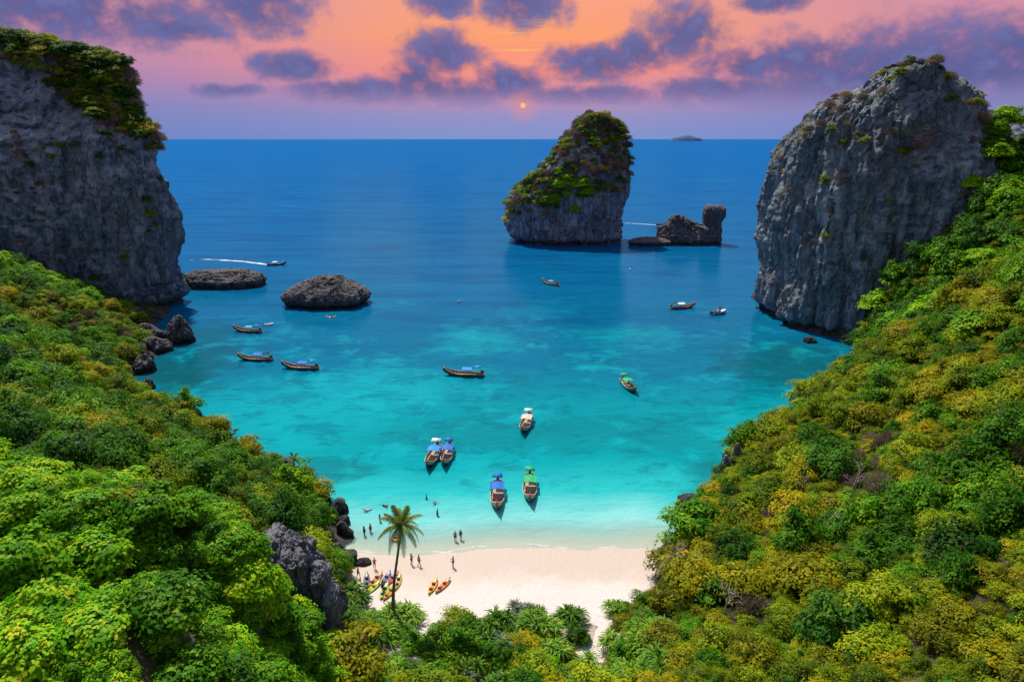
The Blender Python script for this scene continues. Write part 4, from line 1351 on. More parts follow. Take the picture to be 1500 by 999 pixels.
# ------------------------------------------------------------------ boats
WOOD = plain('boat_wood', (0.30, 0.15, 0.07), 0.55, 0.25, 4)
WOOD_PALE = plain('pale_boat_wood', (0.52, 0.36, 0.22), 0.55, 0.2, 4)
HULL_DARK = plain('tarred_hull', (0.035, 0.03, 0.03), 0.5, 0.3, 4)
RIM = plain('painted_rim', (0.66, 0.60, 0.52), 0.5, 0.15, 4)
RED = plain('red_paint', (0.50, 0.05, 0.04), 0.45, 0.15)
STEEL = plain('engine_steel', (0.10, 0.10, 0.11), 0.4, 0.3, 8, 0.5, 0.6)
CLOTH = {'blue': plain('blue_canvas', (0.008, 0.15, 0.52), 0.7, 0.15, 2), 'sky': plain('light_blue_canvas', (0.015, 0.27, 0.66), 0.7, 0.15, 2), 'turq': plain('turquoise_canvas', (0.02, 0.40, 0.50), 0.7, 0.15, 2),
         'green': plain('green_canvas', (0.02, 0.42, 0.14), 0.7, 0.15, 2), 'white': plain('white_canvas', (0.75, 0.73, 0.70), 0.7, 0.1, 2), 'pink': plain('faded_canvas', (0.72, 0.52, 0.45), 0.7, 0.1, 2), 'dark': plain('dark_canvas', (0.04, 0.045, 0.05), 0.7, 0.1, 2)}
RIBBON = plain('bow_ribbon', (0.65, 0.10, 0.12), 0.7, 0.3, 5)
SKINS = [plain('skin_tan', (0.38, 0.20, 0.12), 0.6, 0.08), plain('skin_light', (0.58, 0.36, 0.26), 0.6, 0.08), plain('skin_brown', (0.22, 0.11, 0.065), 0.6, 0.08)]

def hull_pts(x, t):
    """half section of a longtail hull at station x (-5 stern .. 5 bow); t 0 keel .. 1 rim"""
    u = (x + 5) / 10
    beam = 1.08 * min(1, 0.62 + 0.9 * u) * (1 - max(0, (u - 0.52) / 0.48) ** 2.1) + 0.05
    rim = 0.62 + 0.10 * (1 - u) ** 2 + 1.55 * max(0, (u - 0.5) / 0.5) ** 2.3
    keel = -0.32 + 1.35 * max(0, (u - 0.66) / 0.34) ** 2.2
    w = beam * (math.sin(t * math.pi / 2) ** 0.62)
    z = keel + (rim - keel) * t ** 1.25
    return w, z
def hull_shell(t0, t1, inset=0.0, lift=0.0, n=30, k=6, both=True):
    v, f = [], []
    for i in range(n + 1):
        x = -5 + 10 * i / n
        row = []
        for s in (-1, 1):
            for j in range(k + 1):
                t = t0 + (t1 - t0) * (j / k)
                w, z = hull_pts(x, t)
                row.append((x - inset * 0.0, s * max(0.01, w - inset), z + lift))
        v += row
    m = 2 * (k + 1)
    for i in range(n):
        for s in (0, 1):
            for j in range(k):
                a = i * m + s * (k + 1) + j
                q = (a, a + m, a + m + 1, a + 1)
                f.append(q if s else tuple(reversed(q)))
    if t0 == 0:
        for i in range(n):
            a, b = i * m, i * m + k + 1
            f.append((a, b, b + m, a + m))
    for s_ in (0,):                            # transom
        a = [j for j in range(k + 1)]
        b = [k + 1 + j for j in range(k + 1)]
        for j in range(k):
            f.append((a[j], a[j + 1], b[j + 1], b[j]))
    return v, f

def longtail(canopy='blue', rear='blue', side=WOOD, seats=RED, long_canopy=2.6, full=True):
    root = empty('longtail_boat')
    MB().add(*hull_shell(0, 0.55)).build('hull', HULL_DARK, root)
    MB().add(*hull_shell(0.55, 1.0, -0.012)).build('side_planks', side, root)
    m = MB()
    for s in (-1, 1):
        m.tube([(x, s * (hull_pts(x, 1)[0]), hull_pts(x, 1)[1] + 0.02) for x in np.linspace(-5, 4.9, 28)], 0.055, 6)
    m.tube([(-5, -hull_pts(-5, 1)[0], hull_pts(-5, 1)[1]), (-5, hull_pts(-5, 1)[0], hull_pts(-5, 1)[1])], 0.055, 6)
    m.build('rim', RIM, root)
    m = MB()
    v, f = [], []
    xs = np.linspace(-4.95, 4.3, 26)
    for x in xs:
        w, z = hull_pts(x, 0.62)
        v += [(x, -w * 0.98, z), (x, w * 0.98, z)]
    for i in range(len(xs) - 1):
        f.append((2 * i, 2 * i + 2, 2 * i + 3, 2 * i + 1))
    m.add(v, f).build('deck', WOOD_PALE, root)
    # stem post with tied ribbons
    MB().tube([(4.55, 0, 1.1), (4.95, 0, 2.0), (5.25, 0, 2.75)], [0.10, 0.085, 0.06], 6).build('stem_post', side, root)
    m = MB()
    m.tube([(4.86, 0, 1.78), (4.93, 0, 1.96), (5.0, 0, 2.14)], [0.15, 0.17, 0.14], 8)
    m.box((4.98, 0.12, 1.55), (0.05, 0.10, 0.7)); m.box((4.95, -0.12, 1.6), (0.05, 0.10, 0.6))
    m.build('ribbon', RIBBON, root)
    for x in (2.9, 2.0, 1.1):
        w, z = hull_pts(x, 0.8)
        MB().box((x, 0, z), (0.28, 2 * w * 0.96, 0.06)).build('bench', seats, root)
    # main canopy on posts
    x0, x1, zc = -2.2, -2.2 + long_canopy, 1.8
    v, f = [], []
    for i in range(9):
        x = x0 + (x1 - x0) * i / 8
        for j in range(7):
            yy = -1.12 + 2.24 * j / 6
            v.append((x, yy, zc + 0.22 * (1 - (yy / 1.12) ** 2) - 0.02 * math.sin(i * 1.57)))
    nb = len(v)
    v += [(a, b, c - 0.05) for a, b, c in v]
    for i in range(8):
        for j in range(6):
            a = i * 7 + j
            f += [(a, a + 7, a + 8, a + 1), (nb + a, nb + a + 1, nb + a + 8, nb + a + 7)]
    edge = [i * 7 for i in range(9)] + [56 + j for j in range(1, 7)] + [i * 7 + 6 for i in range(7, -1, -1)] + [j for j in range(5, 0, -1)]
    for i in range(len(edge)):
        a, b = edge[i], edge[(i + 1) % len(edge)]
        f.append((a, b, nb + b, nb + a))
    c = MB().add(v, f).build('canopy', CLOTH[canopy], root)
    m = MB()
    for s in (-1, 1):
        m.box(((x0 + x1) / 2, s * 1.13, zc - 0.12), (x1 - x0, 0.025, 0.26))
    m.build('valance', CLOTH[canopy], c)
    for x in (x0 + .1, (x0 + x1) / 2, x1 - .1):
        for s in (-1, 1):
            MB().tube([(x, s * 0.98, 0.5), (x, s * 1.04, zc)], 0.045, 6).build('canopy_post', RIM, root)
    # raised stern roof over the helmsman
    m = MB()
    m.box((-3.55, 0, 2.35), (1.5, 1.7, 0.06))
    m.box((-3.55, 0, 2.40), (1.3, 1.3, 0.06))
    m.build('stern_roof', CLOTH[rear], root)
    for x in (-4.15, -2.95):
        for s in (-1, 1):
            MB().tube([(x, s * 0.78, 0.6), (x, s * 0.78, 2.33)], 0.03, 6).build('roof_post', RIM, root)
    e = MB().box((-4.65, 0, 1.15), (0.75, 0.45, 0.42)).box((-4.6, 0, 1.42), (0.4, 0.3, 0.2)).tube([(-4.9, 0, 0.8), (-4.65, 0, 1.0)], 0.09, 8).build('engine', STEEL, root, smooth=False)
    MB().tube([(-4.9, 0, 1.1), (-6.4, 0.1, 0.45), (-7.9, 0.2, -0.05)], [0.05, 0.04, 0.03], 6).build('propeller_shaft', STEEL, e)
    MB().tube([(-4.4, 0, 1.3), (-3.6, 0.2, 1.55)], 0.025, 6).build('tiller', STEEL, e)
    MB().tube([(-4.2, 0.5, 0.7), (-4.2, 0.5, 3.6)], [0.025, 0.012], 5).build('flag_pole', STEEL, root)
    return root

PROTO = {}
def place_boat(o, bow, stern, sc=1.0):
    a, b = at_z(*bow), at_z(*stern)
    o.location = ((a[0] + b[0]) / 2, (a[1] + b[1]) / 2, 0.0)
    o.rotation_euler = (0, 0, math.atan2(a[1] - b[1], a[0] - b[0]))
    o.scale = (sc, sc, sc)
boats = [
    ((345, 485), (380, 487), 'turq', 'sky', WOOD, 0.9, 'longtail boat with turquoise canopy drifting between the headland and the black rock'),
    ((350, 527), (398, 528), 'blue', 'dark', WOOD, 0.92, 'longtail boat with blue canopy and dark stern roof off the rubble rocks'),
    ((414, 539), (465, 541), 'blue', 'sky', WOOD, 0.95, 'longtail boat with blue canopy and pale blue stern roof, next to another blue one'),
    ((652, 549), (706, 551), 'sky', 'sky', WOOD, 1.0, 'longtail boat lying broadside with light blue canopies in the middle of the bay'),
    ((792, 414), (820, 420), 'turq', 'dark', WOOD, 0.9, "longtail boat with turquoise canopy in the islet's dark reflection"),
    ((1020, 450), (980, 453), 'white', 'dark', WOOD, 0.95, 'longtail boat with white canopy heading for the white speedboat'),
    ((931, 579), (911, 558), 'green', 'green', WOOD, 0.95, 'longtail boat with two faded green canopies anchored apart'),
    ((765, 638), (775, 612), 'pink', 'white', WOOD_PALE, 0.95, 'longtail boat with faded pink canopy and white stern roof'),
    ((626, 689), (641, 657), 'sky', 'white', WOOD_PALE, 0.95, 'longtail boat with blue canopy and white stern roof moored alongside another'),
    ((650, 687), (659, 655), 'blue', 'blue', WOOD_PALE, 0.92, 'longtail boat with blue roofs moored alongside the white-roofed one'),
    ((728, 748), (729, 713), 'blue', 'blue', WOOD_PALE, 0.98, 'longtail boat with deep blue canopies moored in the shallows near the beach'),
    ((776, 738), (776, 702), 'green', 'green', WOOD_PALE, 0.98, 'longtail boat with bright green canopies moored in the shallows'),
    ((417, 388), (394, 389), 'white', 'dark', HULL_DARK, 0.85, 'dark longtail boat speeding past the flat rock with a white wake'),
    ((976, 329), (960, 330), 'dark', 'dark', HULL_DARK, 0.8, 'dark longtail boat passing behind the camel shaped rock'),
]
for bow, stern, c, r_, side, sc, label in boats:
    key = (c, r_, side.name)
    if key not in PROTO:
        o = PROTO[key] = longtail(c, r_, side)
    else:
        o = copy_tree(PROTO[key])
    place_boat(o, bow, stern, sc)
    tag(o, label, 'boat', 'longtail boats in the bay')

FOAM = None
def foam_mat():
    m, t, b = new_mat('wake_foam')
    geo = t.node('ShaderNodeNewGeometry')
    n = t.noise(t.vmul(geo.outputs['Position'], (0.35, 1, 1)), 0.7, 6, 0.7, 0.5)
    uv = t.node('ShaderNodeAttribute', attribute_name='edge')
    a = t.smooth(t.math('ADD', n, t.math('MULTIPLY', uv.outputs['Fac'], 0.55)), 0.62, 0.85)
    b.inputs['Base Color'].default_value = (0.8, 0.85, 0.88, 1)
    b.inputs['Roughness'].default_value = 0.8
    t.l.new(a, b.inputs['Alpha'])
    return m
FOAM = foam_mat()
def wake(path, w0, w1, label):
    pts = [at_z(px, py, 0.03) for px, py in path]
    v, f, e = [], [], []
    n = len(pts)
    for i, p in enumerate(pts):
        d = pts[min(i + 1, n - 1)] - pts[max(i - 1, 0)]
        d = d / np.linalg.norm(d)
        s = np.array([-d[1], d[0], 0])
        w = w0 + (w1 - w0) * i / (n - 1)
        for k, q in enumerate((-1, -.5, 0, .5, 1)):
            v.append(p + s * w * q)
            e.append((1 - abs(q)) * (1 - 0.75 * i / (n - 1)))
    for i in range(n - 1):
        for k in range(4):
            a = i * 5 + k
            f.append((a, a + 1, a + 6, a + 5))
    me = mesh_np('boat_wake', np.array(v), f)
    at = me.attributes.new('edge', 'FLOAT', 'POINT')
    at.data.foreach_set('value', np.array(e, np.float32))
    o = obj('boat_wake', me, FOAM)
    tag(o, label, 'wake', kind='stuff')
wake([(400, 389), (380, 386), (355, 383), (325, 381), (300, 380), (280, 380)], 1.2, 3.2, 'white foaming wake behind the speeding dark boat')
wake([(962, 330), (950, 329), (935, 328), (915, 327), (900, 327)], 1.0, 2.4, 'white wake of the boat behind the camel shaped rock')

# speedboat
WHITE = plain('white_gelcoat', (0.75, 0.76, 0.78), 0.25, 0.05, 2, 0.5)
NAVY = plain('navy_vinyl', (0.03, 0.04, 0.08), 0.5, 0.2)
def speedboat(bow, stern, label):
    root = empty('speedboat')
    v, f = [], []
    n, k = 16, 6
    for i in range(n + 1):
        u = i / n
        x = -3.2 + 6.6 * u
        b_ = 1.15 * (1 - max(0, (u - .45) / .55) ** 2.2) + .02
        top, kl = 0.85 + .35 * u ** 2, -0.3 + .8 * max(0, (u - .75) / .25) ** 2
        for j in range(2 * k + 1):
            s = (j - k) / k
            v.append((x, b_ * math.copysign(abs(s) ** .6, s), kl + (top - kl) * abs(s) ** 1.6))
    m = 2 * k + 1
    for i in range(n):
        for j in range(2 * k):
            a = i * m + j
            f.append((a, a + m, a + m + 1, a + 1))
    f.append(tuple(range(m)))
    MB().add(v, f).build('hull', WHITE, root)
    dv, df = [], []
    for i in range(n + 1):
        u = i / n
        b_ = 1.08 * (1 - max(0, (u - .45) / .55) ** 2.2) + .01
        zt = (0.45 if u < .62 else .80 + .35 * u ** 2)
        dv += [(-3.2 + 6.6 * u, -b_, zt), (-3.2 + 6.6 * u, b_, zt)]
    for i in range(n):
        df.append((2 * i, 2 * i + 2, 2 * i + 3, 2 * i + 1))
    MB().add(dv, df).build('deck', WHITE, root)
    MB().box((0.2, 0, 1.0), (0.7, 0.8, 0.9)).build('console', WHITE, root, smooth=False)
    MB().box((0.62, 0, 1.6), (0.05, 0.9, 0.5), Matrix.Rotation(R(-25), 3, 'Y')).build('windscreen', NAVY, root, smooth=False)
    for x in (-0.9, -1.9):
        MB().box((x, 0, 0.7), (0.5, 1.6, 0.4)).build('bench', NAVY, root, smooth=False)
    for s in (-1, 1):
        MB().box((-3.4, s * 0.4, 0.85), (0.45, 0.35, 0.6)).box((-3.5, s * .4, .2), (.2, .15, .9)).build('outboard_engine', NAVY, root, smooth=False)
    MB().box((-0.2, 0, 2.35), (1.8, 1.7, 0.06)).build('roof', NAVY, root, smooth=False)
    for x in (-.9, .5):
        for s in (-1, 1):
            MB().tube([(x, s * .75, .6), (x, s * .75, 2.33)], .03, 6).build('roof_post', WHITE, root)
    place_boat(root, bow, stern, 1.0)
    tag(root, label, 'boat')
speedboat((1067, 457), (1038, 462), 'white motor speedboat with dark roof beside the white-canopied longtail')
# tiny craft near the horizon, with wakes
for px, py, label in [(805, 209, 'white speedboat far out near the horizon beside the islet'), (522, 211, 'white speedboat far out on the open sea')]:
    p = at_z(px, py, 0)
    root = empty('speedboat', (p[0], p[1], 0), 0, 2.2)
    MB().add([(-4, -1.3, 0), (-4, 1.3, 0), (3, 1.3, 0), (3, -1.3, 0), (5.5, 0, .3), (-4, -1.5, 1.4), (-4, 1.5, 1.4), (3, 1.5, 1.6), (3, -1.5, 1.6), (6, 0, 2)],
             [(0, 1, 6, 5), (1, 2, 7, 6), (3, 0, 5, 8), (2, 4, 9, 7), (4, 3, 8, 9), (5, 6, 7, 9, 8)]).build('hull', WHITE, root, smooth=False)
    MB().box((-.5, 0, 2.3), (4, 2.2, 1.8)).build('cabin', WHITE, root, smooth=False)
    tag(root, label, 'boat')

# ------------------------------------------------------------------ people
HAIR = plain('dark_hair', (0.03, 0.02, 0.015), 0.6, 0.2)
SWIM = [plain('orange_swimwear', (0.62, 0.14, 0.04), 0.8, 0.1), plain('black_swimwear', (0.03, 0.03, 0.035), 0.8, 0.1), plain('red_swimwear', (0.5, 0.03, 0.03), 0.8, 0.1), plain('blue_swimwear', (0.03, 0.10, 0.4), 0.8, 0.1), plain('white_swimwear', (0.7, 0.7, 0.7), 0.8, 0.1)]
def limb(m, a, b, c, r0, r1, r2):
    a, b, c = Vector(a), Vector(b), Vector(c)
    m.tube([a, a.lerp(b, .35), a.lerp(b, .8), b, b.lerp(c, .3), b.lerp(c, .75), c], [r0, r0 * 1.02, r1 * 1.05, r1, r1 * 1.05, r2 * 1.15, r2], 10)
    for p, r in ((a, r0), (b, r1), (c, r2)):
        m.ball(p, r * 1.0, 10, 8)
def hand(m, w, d):
    w, d = Vector(w), Vector(d).normalized()
    s = d.cross(Vector((0, 1, 0.2)))
    s = s.normalized() if s.length > .1 else Vector((1, 0, 0))
    pc = w + d * 0.05
    m.ball(pc, 0.042, 8, 6)
    m.tube([w, pc, w + d * .09], [.028, .036, .034], 8)
    for k, ln in enumerate((.065, .078, .072, .055)):
        st = w + d * .085 + s * (k - 1.5) * .021
        m.tube([st, st + d * ln * .55, st + d * ln * .95 + Vector((0, -.012, 0))], [.0105, .0095, .008], 6)
    th = w + d * .03 + s * -.036
    m.tube([th, th + (d * .7 - s * .7) * .035, th + (d - s * .4) * .062], [.013, .012, .009], 6)
def person_mesh(name, pose):
    """about 1.7 m; faces -Y; feet at z=0"""
    m = MB()
    hz = 0.90
    J = dict(hipL=(.09, 0, hz), hipR=(-.09, 0, hz), kL=(.10, -.02, .48), kR=(-.10, -.02, .48), aL=(.10, .02, .08), aR=(-.10, .02, .08), sL=(.175, 0, 1.40), sR=(-.175, 0, 1.40),
             eL=(.24, .03, 1.12), eR=(-.24, .03, 1.12), wL=(.25, -.05, .87), wR=(-.25, -.05, .87))
    J.update(pose)
    m.tube([(0, 0, hz - .08), (0, 0, hz + .02), (0, 0, 1.08), (0, -.005, 1.26), (0, 0, 1.38), (0, 0, 1.45)], [.13, .155, .125, .15, .15, .06], 14)
    m.ball((0, .0, hz), (.165, .115, .12), 14, 10)
    m.ball((0, -.01, 1.28), (.165, .115, .17), 14, 10)
    m.tube([(0, 0, 1.42), (0, -.005, 1.56)], [.058, .052], 10)
    m.ball((0, -.012, 1.63), (.074, .092, .112), 14, 12)
    m.ball((0, -.045, 1.575), (.05, .05, .045), 10, 8)
    m.tube([(0, -.095, 1.645), (0, -.122, 1.612)], [.012, .017], 6)
    for s in (-1, 1):
        m.ball((s * .077, .0, 1.63), (.014, .024, .034), 6, 6)
    for L in ('L', 'R'):
        limb(m, J['hip' + L], J['k' + L], J['a' + L], .086, .056, .038)
        a = Vector(J['a' + L])
        m.tube([a + Vector((0, .05, -.045)), a + Vector((0, -.06, -.05)), a + Vector((0, -.17, -.062))], [.036, .04, .024], 8)
        limb(m, J['s' + L], J['e' + L], J['w' + L], .052, .038, .026)
        hand(m, J['w' + L], Vector(J['w' + L]) - Vector(J['e' + L]))
    o = m.build(name, SKINS[0])
    md = o.modifiers.new('r', 'REMESH')
    md.mode = 'VOXEL'
    md.voxel_size = 0.0085
    md.use_smooth_shade = True
    dg = bpy.context.evaluated_depsgraph_get()
    me = bpy.data.meshes.new_from_object(o.evaluated_get(dg))
    old = o.data
    bpy.data.objects.remove(o)
    bpy.data.meshes.remove(old)
    me.name = name
    me.materials.clear()
    me.materials.append(SKINS[0])
    return me, J
def hair_mesh(long_):
    m = MB()
    m.ball((0, .018, 1.662), (.083, .092, .096), 14, 10)
    if long_:
        m.tube([(0, .07, 1.66), (0, .10, 1.55), (0, .10, 1.40)], [.07, .065, .03], 8)
    me = m.mesh('hair')
    me.materials.append(HAIR)
    return me
def wear_mesh(J, full):
    m = MB()
    m.tube([(0, 0, .80), (0, 0, .90), (0, 0, 1.0 if not full else 1.1), (0, 0, 1.02 if not full else 1.36)], [.15, .178, .16, .15 if not full else .165], 14)
    if not full:
        for L in ('L', 'R'):
            a, b = Vector(J['hip' + L]), Vector(J['k' + L])
            m.tube([a, a.lerp(b, .6)], [.10, .085], 10, cap=False)
    me = m.mesh('swimwear')
    me.materials.append(SWIM[0])
    return me
POSES = {
    'stand': {}, 'walk': dict(kL=(.10, -.16, .50), aL=(.10, -.20, .08), kR=(-.10, .04, .48), aR=(-.10, .26, .12), eL=(.22, .14, 1.13), wL=(.22, .10, .88), eR=(-.22, -.10, 1.13), wR=(-.22, -.26, .95)),
    'reach': dict(eL=(.36, -.10, 1.22), wL=(.52, -.22, 1.30), eR=(-.22, -.12, 1.14), wR=(-.16, -.30, 1.22), kL=(.13, -.06, .48), aL=(.16, .02, .08)),
    'photo': dict(eL=(.27, -.18, 1.26), wL=(.12, -.30, 1.50), eR=(-.27, -.18, 1.26), wR=(-.12, -.30, 1.50)),
    'sit': dict(kL=(.13, -.42, .95), kR=(-.13, -.42, .95), aL=(.14, -.78, .82), aR=(-.14, -.78, .82), eL=(.30, -.12, 1.18), wL=(.30, -.36, 1.16), eR=(-.30, -.12, 1.18), wR=(-.30, -.36, 1.16)),
    'swim': dict(kL=(.12, .10, .48), aL=(.13, .0, .10), kR=(-.12, -.06, .48), aR=(-.13, .08, .10), eL=(.36, -.10, 1.52), wL=(.30, -.22, 1.76), eR=(-.40, .0, 1.30), wR=(-.55, -.10, 1.10)),
}
BODY = {k: person_mesh('body', v) for k, v in POSES.items()}
HAIRS = [hair_mesh(False), hair_mesh(True)]
WEAR = {(k, fl): wear_mesh(BODY[k][1], fl) for k in POSES for fl in (False, True)}
def slot_mat(o, mat):
    o.material_slots[0].link = 'OBJECT'
    o.material_slots[0].material = mat
def person(px, py, pose, face, skin, wear, full, long_, label, group, floor=None, lie=False, sc=1.0):
    if floor is None:
        p = at_z(px, py, 0.0)
        for _ in range(3):
            zf = (float(shore_y(p[0])) - p[1]) * 0.058
            p = at_z(px, py, min(max(zf, -1.2), 1.0))
        z = max(zf, -0.95)
    else:
        p, z = at_z(px, py, max(floor, 0)), floor
    root = empty('person', (p[0], p[1], z), face, sc)
    if lie:
        root.rotation_euler = (R(-78), 0, face)
    slot_mat(obj('body', BODY[pose][0], None, root), SKINS[skin])
    obj('hair', HAIRS[int(long_)], None, root)
    slot_mat(obj('swimwear', WEAR[(pose, full)], None, root), SWIM[wear])
    tag(root, label, 'person', group)
    return root
person(549, 833, 'photo', 0.3, 1, 0, True, True, 'person in an orange swimsuit standing on the wet sand with arms raised', 'people on the beach')
person(603, 827, 'reach', 2.4, 0, 1, False, False, 'person in dark shorts on the wet sand holding an arm out to a companion', 'people on the beach')
person(614, 829, 'walk', 2.0, 0, 1, False, False, 'person in dark shorts walking along the wet sand beside a companion', 'people on the beach')
person(664, 831, 'reach', -1.6, 0, 1, False, False, 'lone person in dark shorts reaching out an arm on the open sand', 'people on the beach')
person(561, 866, 'stand', 1.2, 2, 1, False, False, 'person standing among the coloured kayaks under the palm', 'people on the beach')
person(525, 846, 'walk', 1.4, 1, 3, False, False, 'person in blue shorts walking between the beach rocks and the grey kayak', 'people on the beach')
person(667, 793, 'stand', 3.0, 2, 1, False, False, 'broad person in dark shorts wading ankle deep beside another', 'people wading')
person(675, 791, 'walk', 2.8, 2, 1, True, False, 'person in a dark swimsuit wading ankle deep beside another', 'people wading')
for px, py, sk, w, fl, lg, lb in [(506, 786, 0, 2, False, False, 'person in red shorts standing in the shallows beside the shore rocks'), (534, 786, 2, 1, True, True, 'long-haired person in a black swimsuit standing in the shallows beside another'),
                                  (543, 782, 2, 1, False, False, 'person in black shorts in the shallows beside a long-haired one'), (557, 768, 1, 2, True, True, 'person in a red swimsuit waist deep beyond the palm'),
                                  (641, 760, 2, 1, False, False, 'lone person standing waist deep in clear water'), (625, 738, 0, 1, False, False, 'person chest deep next to a swimmer in blue')]:
    person(px, py, 'stand', random.uniform(0, 6), sk, w, fl, lg, lb, 'people wading')
for px, py, sk, w, fl, lb in [(547, 745, 0, 4, True, 'swimmer in white off the beach, one of a pair'), (557, 739, 2, 1, False, 'dark swimmer off the beach, one of a pair'), (637, 732, 1, 3, True, 'swimmer in a blue top floating off the beach'),
                              (338, 633, 2, 1, False, 'swimmer in the turquoise bay below the hillside'), (347, 632, 2, 1, False, 'swimmer in the turquoise bay below the hillside')]:
    person(px, py, 'swim', random.uniform(0, 6), sk, w, fl, False, lb, 'swimmers', floor=-0.06, lie=True)
# orange swim ring afloat
v, f = [], []
p = at_z(580, 790, 0)
for i in range(20):
    a = 2 * math.pi * i / 20
    for j in range(10):
        b_ = 2 * math.pi * j / 10
        v.append(((.48 + .2 * math.cos(b_)) * math.cos(a), (.48 + .2 * math.cos(b_)) * math.sin(a), .2 * math.sin(b_)))
for i in range(20):
    for j in range(10):
        f.append((i * 10 + j, ((i + 1) % 20) * 10 + j, ((i + 1) % 20) * 10 + (j + 1) % 10, i * 10 + (j + 1) % 10))
tag(MB().add(v, f).build('swim_ring', plain('orange_vinyl', (0.75, 0.26, 0.03), 0.35, 0.08), None, loc=(p[0], p[1], .1)), 'orange inflatable ring floating in the shallows behind the palm', 'swim ring')
for px, py, c, lb in [(672, 443, (0.7, 0.25, 0.25), 'small pink mooring buoy in the open bay'), (923, 395, (0.75, 0.75, 0.75), 'small white mooring buoy near the camel shaped rock')]:
    p = at_z(px, py, 0)
    tag(MB().ball((0, 0, 0.15), 0.45, 12, 8).tube([(0, 0, .5), (0, 0, .8)], .06, 6).build('mooring_buoy', plain('buoy_' + str(px), c, 0.5), None, loc=(p[0], p[1], 0)), lb, 'buoy')

# ------------------------------------------------------------------ kayaks
KCOL = {'yellow': (0.72, 0.42, 0.02), 'lime': (0.42, 0.60, 0.03), 'red': (0.62, 0.05, 0.03), 'blue': (0.03, 0.16, 0.45), 'grey': (0.13, 0.13, 0.15), 'orange': (0.72, 0.22, 0.02), 'green': (0.06, 0.36, 0.20)}
KM = {k: plain('kayak_' + k, c, 0.35, 0.08, 1.5, 0.5) for k, c in KCOL.items()}
def kayak(c1, c2, seat):
    root = empty('kayak')
    def shell(z0, z1, tp):
        v, f = [], []
        n, k = 18, 8
        for i in range(n + 1):
            u = -1 + 2 * i / n
            w = 0.40 * (1 - abs(u) ** 2.4) + .012
            rise = .16 * abs(u) ** 3
            for j in range(k + 1):
                a = math.pi * j / k
                zz = (z0 * math.sin(a) if not tp else z1 * math.sin(a) * (0.55 if abs(u) < .6 else 1))
                v.append((1.75 * u, -w * math.cos(a), .2 + rise + zz))
        for i in range(n):
            for j in range(k):
                a = i * (k + 1) + j
                f.append((a, a + 1, a + k + 2, a + k + 1) if tp else (a, a + k + 1, a + k + 2, a + 1))
        return v, f
    MB().add(*shell(-.2, 0, False)).build('hull', KM[c1], root)
    MB().add(*shell(0, .13, True)).build('deck', KM[c2], root)
    for x in (-.62, .48):
        s = MB().box((x, 0, .275), (.46, .44, .05)).box((x - .24, 0, .42), (.06, .42, .30), Matrix.Rotation(R(-14), 3, 'Y')).build('seat', KM[seat], root, smooth=False)
    m = MB().tube([(-.9, .12, .33), (1.0, -.14, .35)], .018, 6)
    for x, y in ((-.98, .13), (1.08, -.15)):
        m.ball((x, y, .34), (.2, .085, .02), 8, 6)
    m.build('paddle', KM['grey'], root)
    return root
def sand_z(x, y):
    b = (float(shore_y(x)) - y) * 0.058
    return b if b < .9 else .9 + (b - .9) * .4
def put_kayak(px, py, rz, c1, c2, seat, label, grp, z=None):
    p = at_z(px, py, .8 if z is None else z)
    o = kayak(c1, c2, seat)
    o.location = (p[0], p[1], sand_z(p[0], p[1]) - .01 if z is None else z)
    o.rotation_euler = (0, 0, rz)
    tag(o, label, 'kayak', grp)
g = 'kayaks drawn up on the sand'
put_kayak(634, 857, R(78), 'yellow', 'yellow', 'red', 'yellow kayak with red seats, one of a pair lying on open sand', g)
put_kayak(649, 856, R(62), 'green', 'orange', 'red', 'green and orange kayak, one of a pair lying on open sand', g)
put_kayak(583, 849, R(88), 'lime', 'yellow', 'blue', 'lime and yellow kayak with blue seats beside the palm trunk', g)
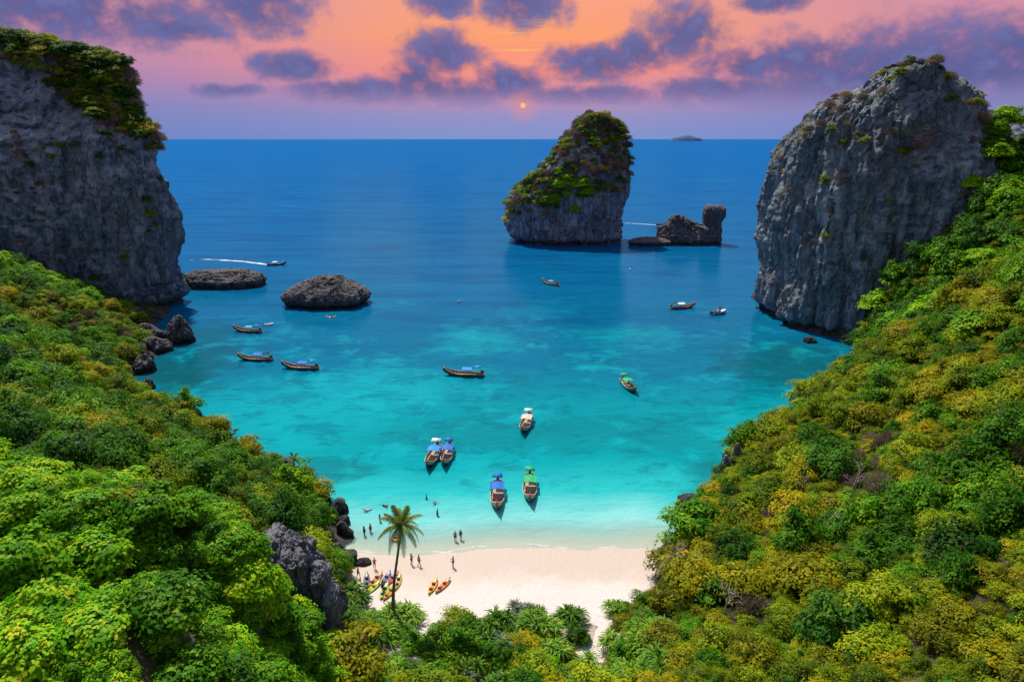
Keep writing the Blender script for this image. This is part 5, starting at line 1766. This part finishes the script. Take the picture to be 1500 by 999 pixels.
put_kayak(537, 848, R(100), 'grey', 'grey', 'grey', 'dark grey kayak beside the rocks', g)
put_kayak(550, 846, R(70), 'yellow', 'orange', 'grey', 'orange and yellow kayak behind the person under the palm', g)
put_kayak(545, 860, R(62), 'lime', 'lime', 'yellow', 'lime green kayak at the feet of the person under the palm', g)
put_kayak(565, 845, R(80), 'blue', 'blue', 'orange', 'blue kayak with orange seats in the cluster under the palm', g)
put_kayak(573, 846, R(66), 'red', 'red', 'green', 'red kayak with green seats in the cluster under the palm', g)
put_kayak(563, 864, R(84), 'blue', 'lime', 'blue', 'blue kayak with lime deck in the cluster under the palm', g)
put_kayak(571, 866, R(72), 'red', 'orange', 'lime', 'red kayak with orange deck in the cluster under the palm', g)
put_kayak(497, 842, R(30), 'red', 'red', 'grey', 'plain red kayak pulled up among the rocks', g)
put_kayak(485, 465, R(5), 'orange', 'yellow', 'grey', 'yellow kayak with a paddler below the black sea rock', 'kayaks afloat', 0.0)
kp = at_z(485, 465, 0)
person(485, 465, 'sit', R(95), 0, 2, False, False, 'paddler in red sitting in the kayak below the black rock', 'people afloat', floor=-0.52)
bpy.data.objects[[o.name for o in bpy.data.objects if o.get('label', '').startswith('paddler')][0]].location = (kp[0] + .1, kp[1], -.50)
# small dinghy with a blue cover
p = at_z(393, 476, 0)
root = empty('inflatable_dinghy', (p[0], p[1], 0), R(20))
m = MB()
m.tube([(-1.3, -.55, .2), (.6, -.55, .22), (1.25, -.25, .32), (1.4, 0, .36), (1.25, .25, .32), (.6, .55, .22), (-1.3, .55, .2)], .2, 8)
m.build('tube', WHITE, root)
MB().box((-.1, 0, .1), (2.4, .9, .06)).build('floor', NAVY, root, smooth=False)
MB().box((-.2, 0, .38), (.8, .9, .12)).build('cover', CLOTH['turq'], root, smooth=False)
MB().box((-1.35, 0, .4), (.25, .3, .6)).build('outboard_engine', NAVY, root, smooth=False)
tag(root, 'small white inflatable dinghy with turquoise cover beside a longtail boat', 'dinghy')
print('all done', len(bpy.data.objects))
